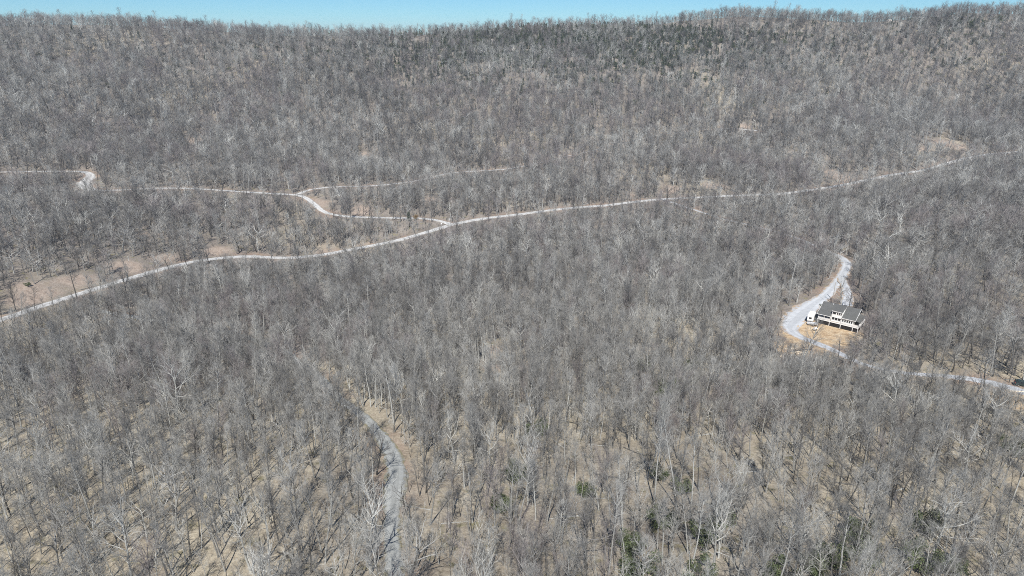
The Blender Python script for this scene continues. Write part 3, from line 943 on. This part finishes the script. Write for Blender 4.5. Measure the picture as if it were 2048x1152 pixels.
def conifer_geo(seed, whorls=13):
    rng = np.random.default_rng(seed); V, F, SV, SF = [], [], [], []
    add_tube(SV, SF, polyline(rng, np.array([0, 0, -0.05]), np.array([0, 0, 1.0]), 1.05, 5, 0.01, 0), 0.02, 0.004, 5)
    for w in range(whorls):
        t = 0.12 + 0.86 * w / whorls
        R_ = 0.27 * (1 - t) ** 0.85 + 0.02
        for k in range(6):
            an = rng.random() * 6.28; L = R_ * rng.uniform(0.65, 1.2)
            d = np.array([math.cos(an), math.sin(an), rng.uniform(-0.1, 0.25)])
            br = polyline(rng, np.array([0, 0, t]), d, L, 2, 0.08, -0.05)
            add_tube(SV, SF, br, 0.005, 0.002, 3)
            for m in range(14):
                p = np.array([0, 0, t]) + (br[-1] - np.array([0, 0, t])) * rng.uniform(0.15, 1.05) + rng.normal(0, 0.014, 3)
                leaf_faces(rng, V, F, p, 0.05, d + np.array([0, 0, 0.4]))
    return (SV, SF), (V, F)
def evergreen_mesh(geo_, leaf):
    st, lf = geo_
    return mesh_from('trunk', st[0], st[1], [BARK_DARK]), mesh_from('foliage', lf[0], lf[1], [leaf])
SHRUB = [evergreen_mesh(shrub_geo(300 + k), M_LAUREL) for k in range(4)]
CONIFER = [evergreen_mesh(conifer_geo(400 + k), M_PINE if k else M_LAUREL) for k in range(3)]
DRY = evergreen_mesh(shrub_geo(350), M_DRYLEAF)
def evergreen(name, meshes, foot, h, w, label, cat, group=None, part='crown'):
    z = float(hz(foot.x, foot.y))
    o = empty(name, (foot.x, foot.y, z), random.random() * 6.28)
    o.scale = (w, w, h)
    link('stem' if part == 'foliage' else 'trunk', meshes[0], o); link(part, meshes[1], o)
    return tag(o, label, cat, group)
SG = 'evergreen shrubs among the bare trees'
for k, (px, py, h, w, lab) in enumerate([
    (1720,1082,3.4,3.6,'dark green evergreen shrub under two white stems in the right foreground'),
    (1716,1122,3.2,4.2,'olive evergreen shrub just below the shrub under two white stems'),
    (1663,1134,2.8,3.4,'yellowish-green evergreen shrub left of the right-foreground shrub pair'),
    (1637,1152,2.6,3.2,'green evergreen shrub at the bottom edge, right of centre-right'),
    (1555,1158,2.4,3.6,'low olive shrub cut by the bottom edge right of the white twisted tree'),
    (1846,1146,4.2,4.4,'bright green bushy evergreen at the bottom right beneath a broad pale tree'),
    (1853,1068,3.8,3.4,'tall dark evergreen shrub uphill of the bright green corner bush'),
    (1894,1146,2.6,3.2,'small dark shrub right of the bright green corner bush'),
    (1406,1096,3.6,3.0,'dark shrub behind the white twisted-limbed tree'),
    (1325,1055,2.8,3.4,'round dark green shrub right of the bottom centre'),
    (1323,800,4.6,4.4,'left one of two large dark evergreens in the middle wood'),
    (1363,800,4.8,4.2,'right one of two large dark evergreens in the middle wood'),
    (1286,740,3.6,4.4,'green shrub left above the two large dark evergreens'),
    (1378,740,3.4,3.6,'green shrub right above the two large dark evergreens'),
    (1077,872,3.2,3.6,'green shrub hidden behind the crooked pale oak'),
    (1267,1100,2.6,3.4,'yellow-green shrub left of the round dark shrub'),
    (1271,1142,3.0,4.2,'wide green shrub at the bottom edge below the yellow-green one'),
    (1395,1160,2.8,3.2,'dark shrub at the bottom edge below the white twisted tree'),
    (1032,965,3.4,3.0,'dark shrub beneath the pale round-crowned tree'),
    (1000,1022,2.8,2.8,'small dark shrub left of the pale round-crowned tree foot'),
    (1361,990,2.4,2.6,'small dark round shrub right of the tall white trunks'),
    (1442,1052,2.4,2.8,'small dark shrub upper right of the white twisted tree'),
    (1318,962,2.6,2.4,'narrow green shrub beside the tall straight white trunk'),
    (1173,990,2.2,2.8,'low green shrub uphill of the short dark spreading tree'),
    (56,574,1.5,1.8,'lone green shrub on the verge of the main road, far left'),
    (2020,905,2.8,4.0,'olive shrub at the right edge below the driveway'),
    ]):
    evergreen('evergreen_shrub', SHRUB[k % 4], at(px, py), h * 1.35, w * 1.15, lab, 'shrub', SG, 'foliage')
evergreen('conifer', CONIFER[1], at(818, 442), 6.2, 6.5, 'small dark conifer on the verge of the upper road by the junction', 'tree')
evergreen('dry_bush', DRY, at(831, 440), 3.4, 3.4, 'brown dry bush right of the small dark conifer', 'shrub', None, 'foliage')
evergreen('verge_shrub', SHRUB[1], at(1643, 613), 1.0, 1.3, 'small dark round shrub on the driveway verge left of the house', 'shrub', None, 'foliage')

# pines and laurel under the bare trees near the crest
pine_col = bpy.data.collections.new('pine_sources')
for q, gm in enumerate((conifer_geo(410, 9), conifer_geo(411, 9), shrub_geo(310, 700), shrub_geo(311, 700))):
    pine_col.objects.link(bpy.data.objects.new('source_%02d' % q, joined('pine_%02d' % q, gm, [BARK_DARK, M_PINE if q < 3 else M_LAUREL])))
rngP = np.random.default_rng(8)
sel = []
def pine_at(px, py, w_):
    p = at(px, py)
    if p.z > CAM_Z + 60 or math.hypot(p.x, p.y) > 960: return
    z = float(hz(p.x, p.y)); k = int(rngP.integers(0, 4))
    h = rngP.uniform(3.5, 8.0) if k < 2 else rngP.uniform(2.2, 4.5)
    sel.append(((p.x, p.y, z), (0, 0, rngP.random() * 6.28), (h * w_ * (0.9 if k < 2 else 1.2),) * 2 + (h,), k))
for k in range(5000):
    px = rngP.normal(1110, 230); py = 46 + abs(rngP.normal(0, 58)) + abs(px - 1110) * 0.05
    if vnoise(np.array([px]), np.array([py * 3]), 60, 91)[0] < -0.28: continue
    pine_at(px, py, 1.0)
for k in range(1100): pine_at(rngP.uniform(0, 2048), 42 + abs(rngP.normal(0, 70)), 0.9)
for k in range(150): pine_at(rngP.normal(1900, 60), 30 + abs(rngP.normal(0, 18)), 1.0)
for k in range(60): pine_at(rngP.normal(945, 14), rngP.normal(116, 4), 0.8)
scatter('evergreen_thicket', pine_col, [a_[0] for a_ in sel], [a_[1] for a_ in sel], [a_[2] for a_ in sel], [a_[3] for a_ in sel], 'dark green pines and laurel under bare trees below the ridge')

# ------------------------------------------------------------------ rock outcrops on the crest
M_ROCK = simple('pale_rock', (0.44, 0.40, 0.36), 0.9, 0.35, 0.8)
def rock_mesh(seed):
    bm = bmesh.new(); bmesh.ops.create_icosphere(bm, subdivisions=3, radius=1.0)
    rng = random.Random(seed); planes = []
    for _ in range(16):
        n_ = Vector((rng.gauss(0, 1), rng.gauss(0, 1), rng.gauss(0, 0.8))).normalized(); planes.append((n_, rng.uniform(0.5, 0.85)))
    for v in bm.verts:
        for n_, dd in planes:
            t = v.co.dot(n_)
            if t > dd: v.co -= n_ * (t - dd)
        v.co.z *= 0.6
    me = bpy.data.meshes.new('rock'); bm.to_mesh(me); bm.free(); me.materials.append(M_ROCK)
    return me
ROCKS = [rock_mesh(k) for k in range(4)]
for k, (px, py, s_, lab) in enumerate([
    (893,64,4.2,'pale rock outcrop at the left end of the crest rocks'), (910,70,3.0,'small pale rock right below the leftmost crest outcrop'),
    (1040,60,3.2,'pale rock on the crest left of the highest rocks'), (1076,56,4.5,'largest pale outcrop on the middle of the crest'),
    (1110,58,3.6,'pale outcrop right of the largest crest rock'), (1148,62,3.4,'pale rock at the right end of the crest rocks'),
    (985,84,4.2,'pale rock among the pines below the crest'), (970,96,3.0,'smaller pale rock below the one among the pines'),
    (1395,54,3.4,'lone pale rock on the crest right of centre'), (992,160,3.6,'pale slab of rock alone on the upper slope'),
    (1778,44,3.4,'pale rock at the crest far to the right')]):
    p = at(px, py); o = link('rock_outcrop', ROCKS[k % 4]); o.location = (p.x, p.y, float(hz(p.x, p.y)) + s_ * 0.25)
    o.rotation_euler = (0, 0, k * 1.3); o.scale = (s_, s_ * 0.7, s_ * 1.0)
    tag(o, lab, 'rock', 'pale rocks near the crest')

# ------------------------------------------------------------------ the house
M_SIDING = simple('white_siding', (0.80, 0.80, 0.78), 0.55, 0.04)
M_TRIM = simple('white_trim', (0.82, 0.82, 0.81), 0.45, 0.03)
def f_shingle(nt, b):
    br = nt.nodes.new('ShaderNodeTexBrick'); nt.links.new(objcoord(nt), br.inputs['Vector'])
    br.inputs['Scale'].default_value = 2.2
    for i, c in ((1, (0.105, 0.108, 0.105, 1)), (2, (0.14, 0.142, 0.137, 1)), (3, (0.08, 0.08, 0.08, 1))): br.inputs[i].default_value = c
    c = mix(nt, maprange(nt, noise(nt, objcoord(nt), 0.7, 5), 0.3, 0.7), br.outputs[0], mix(nt, 1.0, br.outputs[0], (0.82, 0.82, 0.80), 'MULTIPLY'))
    nt.links.new(c, b.inputs['Base Color']); b.inputs['Roughness'].default_value = 0.9
M_SHINGLE = material('grey_shingle', f_shingle)
def f_glass(nt, b):
    b.inputs['Base Color'].default_value = (0.012, 0.016, 0.022, 1); b.inputs['Roughness'].default_value = 0.07
    n = noise(nt, objcoord(nt), 0.8, 2); nt.links.new(maprange(nt, n, 0.3, 0.7, 0.04, 0.12), b.inputs['Roughness'])
M_GLASS = material('dark_glass', f_glass)
M_BROWN = simple('brown_basement', (0.035, 0.022, 0.018), 0.8, 0.25)
M_SKIRT = simple('dark_lattice', (0.02, 0.017, 0.016), 0.9, 0.25)
M_DECK = simple('deck_boards', (0.36, 0.31, 0.26), 0.85, 0.2)
house = empty('house', (HP.x, HP.y, HP.z), HOUSE_YAW)
house.scale = (1, 1, 0.80)
tag(house, 'white two-storey house with dark grey gabled roof and raised front deck', 'house')
def pr(name, fn, mat, parent=None):
    m = MB(); fn(m); return m.build(name, mat, parent or house)
Z1 = 2.6
pr('foundation', lambda m: m.box(-0.4, 13.3, 2.2, 10.4, -1.2, 0.05), M_BROWN)
pr('basement_wall', lambda m: m.box(0.3, 12.8, 2.4, 10.2, 0.05, Z1 - 0.3), M_BROWN)
for x0, x1 in ((0.16, 4.29), (4.52, 8.39), (8.62, 12.79), (13.0, 14.68)):
    pr('skirt_panel', lambda m: m.box(x0, x1, 0.16, 0.24, -0.6, Z1 - 0.44), M_SKIRT)
pr('skirt_panel', lambda m: m.box(14.70, 14.78, 0.3, 9.0, -0.6, Z1 - 0.44), M_BROWN)
pr('wall', lambda m: m.box(0.3, 12.8, 2.4, 10.2, Z1 - 0.3, 5.7), M_SIDING)
pr('deck', lambda m: m.box(-0.1, 14.9, -0.05, 2.39, Z1 - 0.22, Z1) and m.box(12.82, 14.9, 2.39, 9.4, Z1 - 0.22, Z1), M_DECK)
pr('deck_fascia', lambda m: m.box(-0.15, 14.95, -0.10, -0.06, Z1 - 0.42, Z1 + 0.03) and m.box(14.91, 14.95, -0.06, 9.4, Z1 - 0.42, Z1 + 0.03) and m.box(-0.15, -0.11, -0.06, 2.39, Z1 - 0.42, Z1 + 0.03), M_TRIM)
for x in (0.05, 4.4, 8.5, 12.9, 14.8):
    pr('deck_post', lambda m: m.box(x - 0.09, x + 0.09, 0.02, 0.20, -1.0, Z1 - 0.22), M_TRIM)
for y in (4.6, 9.2):
    pr('deck_post', lambda m: m.box(14.71, 14.89, y - 0.09, y + 0.09, -1.0, Z1 - 0.22), M_TRIM)
def railing(m, x0, y0, x1, y1):
    L = math.hypot(x1 - x0, y1 - y0); n = int(L / 0.13)
    ux, uy = (x1 - x0) / L, (y1 - y0) / L
    for z in (Z1 + 0.12, Z1 + 0.98):
        m.box(min(x0, x1) - 0.03, max(x0, x1) + 0.03, min(y0, y1) - 0.03, max(y0, y1) + 0.03, z, z + 0.07)
    for k in range(n + 1):
        x, y = x0 + ux * L * k / n, y0 + uy * L * k / n
        m.box(x - 0.045, x + 0.045, y - 0.03, y + 0.03, Z1 + 0.192, Z1 + 0.978)
for a_ in ((0.0, 0.03, 4.55, 0.03), (8.45, 0.03, 14.85, 0.03), (14.85, 0.03, 14.85, 9.3), (0.0, 0.03, 0.0, 2.3)):
    pr('railing', lambda m: railing(m, *a_), M_TRIM)
# porch posts up to the eaves
for x in (0.12, 2.3, 4.45):
    pr('porch_post', lambda m: m.box(x - 0.10, x + 0.10, 0.08, 0.28, Z1, 4.95), M_TRIM)
for y in (1.9, 5.4, 9.0):
    pr('porch_post', lambda m: m.box(14.55, 14.75, y - 0.1, y + 0.1, Z1, 4.45), M_TRIM)
# the two-storey middle bay and the sunroom
pr('middle_bay', lambda m: m.box(4.6, 8.4, 0.75, 2.38, Z1, 7.75) and m.box(4.62, 8.38, 2.39, 6.0, 5.72, 7.85), M_SIDING)
pr('bay_base', lambda m: m.box(4.62, 8.38, 0.80, 2.3, 0.0, Z1 - 0.44), M_BROWN)
pr('sunroom', lambda m: m.box(8.42, 12.78, 0.40, 2.38, Z1, 5.45), M_SIDING)
# gable ends
gable = [(2.4, 5.71), (10.2, 5.71), (6.3, 8.85)]
pr('gable_wall', lambda m: m.prism(gable, 0.32, 0.55, 'x'), M_SIDING)
pr('gable_wall', lambda m: m.prism(gable, 12.55, 12.78, 'x'), M_SIDING)
# roof: thin slabs from ridge to eave
roof = pr('roof', lambda m: m.prism([(6.3, 9.22), (10.85, 5.50), (10.85, 5.28), (6.3, 9.0)], -0.5, 13.5, 'x'), M_SHINGLE)
pr('porch_roof', lambda m: m.prism([(6.29, 9.22), (2.6, 6.35), (-0.55, 5.25), (-0.55, 5.07), (2.6, 6.15), (6.29, 9.0)], -0.5, 4.58, 'x'), M_SHINGLE, roof)
pr('front_roof', lambda m: m.prism([(6.29, 9.22), (0.05, 5.60), (0.05, 5.40), (6.29, 9.0)], 8.45, 13.5, 'x'), M_SHINGLE, roof)
pr('dormer_roof', lambda m: m.prism([(6.29, 9.215), (0.50, 8.02), (0.50, 7.84), (6.29, 8.99)], 4.59, 8.44, 'x'), M_SHINGLE, roof)
pr('side_roof', lambda m: m.prism([(12.82, 5.35), (15.05, 4.62), (15.05, 4.50), (12.82, 5.2)], 1.3, 9.6, 'y'), M_SHINGLE, roof)
pr('rake_trim', lambda m: m.prism([(6.28, 9.26), (0.03, 5.64), (0.03, 5.36), (6.28, 8.95)], 8.38, 8.449, 'x'), M_TRIM, roof)
pr('rake_trim', lambda m: m.prism([(6.28, 9.26), (0.03, 5.64), (0.03, 5.36), (6.28, 8.95)], 13.502, 13.58, 'x'), M_TRIM, roof)
pr('rake_trim', lambda m: m.prism([(6.32, 9.25), (10.86, 5.53), (10.86, 5.25), (6.32, 8.97)], 13.502, 13.58, 'x'), M_TRIM, roof)
pr('rake_trim', lambda m: m.prism([(6.29, 9.25), (2.6, 6.38), (-0.58, 5.28), (-0.58, 5.04), (2.6, 6.12), (6.29, 8.97)], -0.58, -0.502, 'x'), M_TRIM, roof)
for x0, x1, y, z in ((-0.5, 4.58, -0.62, 5.02), (8.45, 13.5, -0.03, 5.36), (4.6, 8.43, 0.42, 7.78)):
    pr('gutter', lambda m: m.box(x0, x1, y, y + 0.07, z, z + 0.22), M_TRIM, roof)
pr('vent_pipe', lambda m: m.tube((3.4, 5.6, 8.4), (3.4, 5.6, 9.3), 0.09), M_TRIM, roof)
def window(x0, x1, y, z0, z1):
    w = pr('window', lambda m: m.box(x0, x1, y - 0.035, y - 0.003, z0, z1), M_GLASS)
    def fr(m):
        t = 0.07
        m.box(x0 - t, x1 + t, y - 0.07, y - 0.002, z1, z1 + t); m.box(x0 - t, x1 + t, y - 0.09, y - 0.002, z0 - t, z0)
        m.box(x0 - t, x0, y - 0.07, y - 0.002, z0, z1); m.box(x1, x1 + t, y - 0.07, y - 0.002, z0, z1)
    pr('frame', fr, M_TRIM, w)
for k in range(5): window(8.75 + k * 0.80, 9.28 + k * 0.80, 0.40, Z1 + 1.08, Z1 + 2.1)      # sunroom
for k in range(3): window(4.95 + k * 1.08, 5.88 + k * 1.08, 0.75, Z1 + 0.85, Z1 + 2.15)     # bay, main floor
window(4.85, 6.1, 0.75, 6.35, 7.35)
for k in range(3): window(6.45 + k * 0.65, 6.9 + k * 0.65, 0.75, 6.35, 7.35)               # bay, upper floor
for k in range(2): window(0.7 + k * 1.9, 2.2 + k * 1.9, 2.40, Z1 + 0.55, Z1 + 2.2)          # under the left porch
def side_window(y0, y1, z0, z1):
    w = pr('window', lambda m: m.box(12.803, 12.84, y0, y1, z0, z1), M_GLASS)
    def fr(m):
        t = 0.07
        m.box(12.802, 12.88, y0 - t, y1 + t, z1, z1 + t); m.box(12.802, 12.88, y0 - t, y1 + t, z0 - t, z0)
        m.box(12.802, 12.88, y0 - t, y0, z0, z1); m.box(12.802, 12.88, y1, y1 + t, z0, z1)
    pr('frame', fr, M_TRIM, w)
for y0 in (3.0, 5.0, 7.6): side_window(y0, y0 + 1.1, Z1 + 0.7, Z1 + 2.0)
door = pr('door', lambda m: m.box(12.803, 12.85, 6.4, 7.3, Z1 + 0.02, Z1 + 2.05), M_BROWN)
pr('handle', lambda m: m.tube((12.852, 7.15, Z1 + 1.0), (12.93, 7.15, Z1 + 1.0), 0.03), M_TRIM, door)
gd = pr('basement_door', lambda m: m.box(9.2, 11.2, 2.33, 2.395, 0.06, 2.1), M_GLASS)

# ------------------------------------------------------------------ vehicles by the house
M_VANW = simple('white_paint', (0.82, 0.82, 0.80), 0.35, 0.03, spec=0.5)
M_TYRE = simple('black_rubber', (0.03, 0.03, 0.03), 0.85, 0.2)
M_RIM = simple('rim_metal', (0.5, 0.5, 0.5), 0.35, 0.1, metallic=0.8)
M_GREENCAR = simple('dark_green_paint', (0.022, 0.038, 0.038), 0.25, 0.1, spec=0.6)
M_GREYTR = simple('pale_grey_metal', (0.56, 0.57, 0.58), 0.45, 0.08, metallic=0.3)
M_LAMP = simple('lamp_lens', (0.45, 0.06, 0.04), 0.3, 0.1)
def wheel(parent, x, y, r, w=0.22):
    t = MB().tube((x, y - w / 2, r), (x, y + w / 2, r), r, n=16).build('wheel', M_TYRE, parent)
    MB().tube((x, y - w / 2 - 0.012, r), (x, y + w / 2 + 0.012, r), r * 0.58, n=12).build('rim', M_RIM, t)
def place(px, py, yaw, name, label, cat, lift=0.0):
    p = at(px, py); rz = yaw
    o = empty(name, (p.x, p.y, float(hz(p.x, p.y)) + lift), rz)
    return tag(o, label, cat)
# camper, its rounded end towards the viewer
t = place(1622, 641, R(58), 'camper_trailer', 'white camper trailer parked on the gravel beside the house deck', 'camper', 0.12)
prof = [(-3.0, 0.55), (2.3, 0.55), (3.0, 1.0), (3.15, 1.8), (2.9, 2.6), (2.45, 2.9), (-2.75, 2.9), (-3.05, 2.65), (-3.1, 0.9)]
MB().prism(prof, -1.15, 1.15, 'y').build('body', M_VANW, t, bevel=0.07)
MB().prism([(-3.105, 1.55), (-3.14, 1.55), (-3.12, 2.25), (-3.09, 2.25)], -0.5, 0.5, 'y').build('window', M_GLASS, t)
for x0, x1 in ((-2.4, -1.5), (-0.4, 0.7), (1.4, 2.1)):
    MB().box(x0, x1, -1.172, -1.152, 1.6, 2.2).build('window', M_GLASS, t)
MB().box(-1.3, -0.65, -1.17, -1.152, 0.7, 2.4).build('door', M_TRIM, t)
MB().box(-3.0, 2.2, -1.165, -1.152, 1.15, 1.32).build('stripe', M_RIM, t)
MB().box(-0.5, 0.5, -0.4, 0.4, 2.9, 3.15).build('roof_vent', M_TRIM, t, bevel=0.04)
MB().box(2.9, 4.1, -0.06, 0.06, 0.45, 0.58).build('drawbar', M_TYRE, t)
MB().box(-3.0, 2.6, -0.95, 0.95, 0.40, 0.548).build('chassis', M_TYRE, t)
for y in (-1.0, 1.0):
    for x in (-0.75, 0.15): wheel(t, x, y, 0.34)
# flat trailer
t = place(1624, 651, R(-14), 'flat_trailer', 'low pale grey flat trailer on the bare ground in front of the camper', 'trailer')
MB().box(-1.9, 1.9, -0.95, 0.95, 0.62, 0.72).build('bed', M_GREYTR, t)
for y in (-0.97, 0.93): MB().box(-1.9, 1.9, y, y + 0.04, 0.724, 0.95).build('side_rail', M_GREYTR, t)
MB().box(1.9, 1.94, -0.93, 0.93, 0.62, 0.95).build('end_board', M_GREYTR, t)
MB().box(-3.0, -1.9, -0.05, 0.05, 0.55, 0.65).build('drawbar', M_TYRE, t)
for y in (-1.08, 1.08): wheel(t, 0.2, y, 0.31)
# small tank on skids
t = place(1630, 661, R(15), 'storage_tank', 'small white tank on a stand on the straw slope below the house', 'tank')
MB().tube((-0.75, 0, 0.75), (0.75, 0, 0.75), 0.48, n=18).build('body', M_VANW, t, bevel=0.03)
for x in (-0.5, 0.5): MB().box(x - 0.06, x + 0.06, -0.4, 0.4, -0.2, 0.42).build('leg', M_TYRE, t)
MB().tube((0, 0, 1.2), (0, 0, 1.38), 0.12).build('cap', M_GREYTR, t)
# dark car at the right edge
t = place(2046, 773, R(-22), 'parked_car', 'dark green car on the driveway cut by the right edge', 'car', 0.02)
bodyp = [(-2.25, 0.42), (2.2, 0.42), (2.28, 0.75), (2.1, 0.98), (1.05, 1.08), (0.45, 1.58), (-1.55, 1.64), (-2.2, 1.12), (-2.3, 0.7)]
MB().prism(bodyp, -0.88, 0.88, 'y').build('body', M_GREENCAR, t, bevel=0.08)
for s_ in (-1, 1):
    y0, y1 = (0.882, 0.90) if s_ > 0 else (-0.90, -0.882)
    MB().prism([(0.80, 1.12), (0.38, 1.5), (-0.35, 1.53), (-0.35, 1.10)], y0, y1, 'y').build('side_window', M_GLASS, t)
    MB().prism([(-0.45, 1.10), (-0.45, 1.53), (-1.45, 1.55), (-1.8, 1.14)], y0, y1, 'y').build('side_window', M_GLASS, t)
    for x in (-1.4, 1.4): wheel(t, x, s_ * 0.84, 0.34)
    MB().box(2.2, 2.3, s_ * 0.65 - 0.16, s_ * 0.65 + 0.16, 0.72, 0.86).build('headlight', M_RIM, t)
    MB().box(-2.32, -2.22, s_ * 0.68 - 0.12, s_ * 0.68 + 0.12, 0.85, 1.05).build('taillight', M_LAMP, t)
MB().prism([(1.06, 1.10), (0.50, 1.57), (0.53, 1.60), (1.11, 1.12)], -0.74, 0.74, 'y').build('windscreen', M_GLASS, t)

# ------------------------------------------------------------------ poles, bins and small things along the roads
M_POLE = simple('weathered_pole', (0.46, 0.42, 0.37), 0.9, 0.2, 4)
def utility_pole(px, py, h, label, arm=True):
    p = at(px, py); z = float(hz(p.x, p.y))
    o = empty('utility_pole', (p.x, p.y, z), 0.15)
    MB().tube((0, 0, -0.5), (0, 0, h), 0.17, 0.11, 10).build('pole', M_POLE, o)
    if arm:
        MB().box(-1.1, 1.1, -0.16, -0.115, h - 0.9, h - 0.75).build('crossarm', M_POLE, o)
        for x in (-1.0, -0.4, 0.4, 1.0): MB().tube((x, -0.14, h - 0.75), (x, -0.14, h - 0.55), 0.05).build('insulator', M_TRIM, o)
    return tag(o, label, 'pole', 'utility poles along the roads')
utility_pole(805, 445, 11.0, 'pale utility pole left of the small conifer by the junction')
utility_pole(187, 346, 11.0, 'pale utility pole at the top of the hairpin bend')
utility_pole(381, 371, 10.0, 'pale utility pole on the upper road right of the hairpin')
utility_pole(1665, 601, 8.0, 'thin grey utility pole on the drive just behind the house', False)
M_BIN = simple('dark_bin', (0.03, 0.04, 0.035), 0.5, 0.2)
def bin_(px, py, mat, label):
    p = at(px, py); o = empty('wheeled_bin', (p.x, p.y, float(hz(p.x, p.y)) + 0.02), 0.3)
    MB().prism([(-0.33, 0.1), (0.33, 0.1), (0.42, 1.1), (-0.42, 1.1)], -0.36, 0.36, 'y').build('body', mat, o, bevel=0.03)
    MB().prism([(-0.46, 1.1), (0.46, 1.1), (0.40, 1.2), (-0.44, 1.24)], -0.40, 0.40, 'y').build('lid', mat, o, bevel=0.02)
    for y in (-0.34, 0.34): wheel(o, -0.32, y, 0.13, 0.07)
    tag(o, label, 'bin', 'bins at the road junction')
bin_(894, 441, M_BIN, 'dark bin at the road junction, left of the white one')
bin_(899, 441, M_VANW, 'white bin at the road junction')
def sign(px, py, label, h=1.5):
    p = at(px, py); o = empty('road_sign', (p.x, p.y, float(hz(p.x, p.y))), 0.0)
    MB().box(-0.06, 0.06, -0.04, 0.04, -0.3, h).build('post', M_TRIM, o)
    MB().box(-0.32, 0.32, -0.075, -0.043, h - 0.75, h + 0.05).build('panel', M_TRIM, o)
    tag(o, label, 'sign')
sign(883, 451, 'small pale sign on the near side of the road junction')
sign(904, 438, 'white post sign on the far side of the road junction', 2.0)

# felled logs on the cleared slope below the driveway
M_LOGD = simple('dark_log', (0.10, 0.085, 0.07), 0.95, 0.3, 3)
M_LOGP = simple('stripped_log', (0.66, 0.58, 0.46), 0.85, 0.15, 3)
for k, (px, py, L, yaw, mt, lab) in enumerate([
    (1598,701,5.5,28,M_LOGD,'uppermost dark felled log below the driveway'), (1594,703,6.5,24,M_LOGD,'long dark log under the uppermost one on the cleared slope'),
    (1606,697,4.0,35,M_LOGD,'short dark log at the right top of the felled pile'), (1617,700,3.0,-10,M_LOGD,'stubby dark log right of the felled pile'),
    (1603,710,6.0,-38,M_LOGP,'thick pale stripped log below the dark felled logs'), (1600,706,3.6,-30,M_LOGP,'short pale log above the thick stripped log'),
    (1580,699,4.5,12,M_LOGP,'thin pale log left of the dark felled logs'), (1562,713,1.6,60,M_LOGP,'pale stump piece at the left of the cleared slope'),
    (2033,785,3.2,-20,M_LOGP,'pale log on the bank under the driveway at the right edge')]):
    p = at(px, py); r_ = 0.20 if mt is M_LOGD else 0.24
    o = MB().tube((-L / 2, 0, 0), (L / 2, 0, 0.1), r_, r_ * 0.7, 10).build('felled_log', mt)
    c_, s2 = math.cos(R(yaw)), math.sin(R(yaw))
    za, zb = float(hz(p.x - c_ * L / 2, p.y - s2 * L / 2)), float(hz(p.x + c_ * L / 2, p.y + s2 * L / 2))
    o.location = (p.x, p.y, max((za + zb) / 2, float(hz(p.x, p.y))) + r_ * 0.8); o.rotation_euler = (0, -math.atan2(zb - za, L), R(yaw))
    tag(o, lab, 'log', 'felled logs')

# ------------------------------------------------------------------ thin air between the drone and the mountain
m_air = bpy.data.materials.new('thin_air'); m_air.use_nodes = True
nt = m_air.node_tree; nt.nodes.clear()
pv = nt.nodes.new('ShaderNodeVolumePrincipled'); ou = nt.nodes.new('ShaderNodeOutputMaterial')
pv.inputs['Color'].default_value = (0.80, 0.88, 1.0, 1); pv.inputs['Density'].default_value = 0.00011; pv.inputs['Anisotropy'].default_value = 0.0
nt.links.new(pv.outputs[0], ou.inputs['Volume'])
zlo = float(Z.min()) - 1.0; ztop = max(float(H.max()), CAM_Z) + 30.0
air = MB().box(-4100, 4100, -700, 4700, zlo, ztop).build('haze', m_air)
tag(air, 'thin pale haze over the whole valley', kind='stuff')
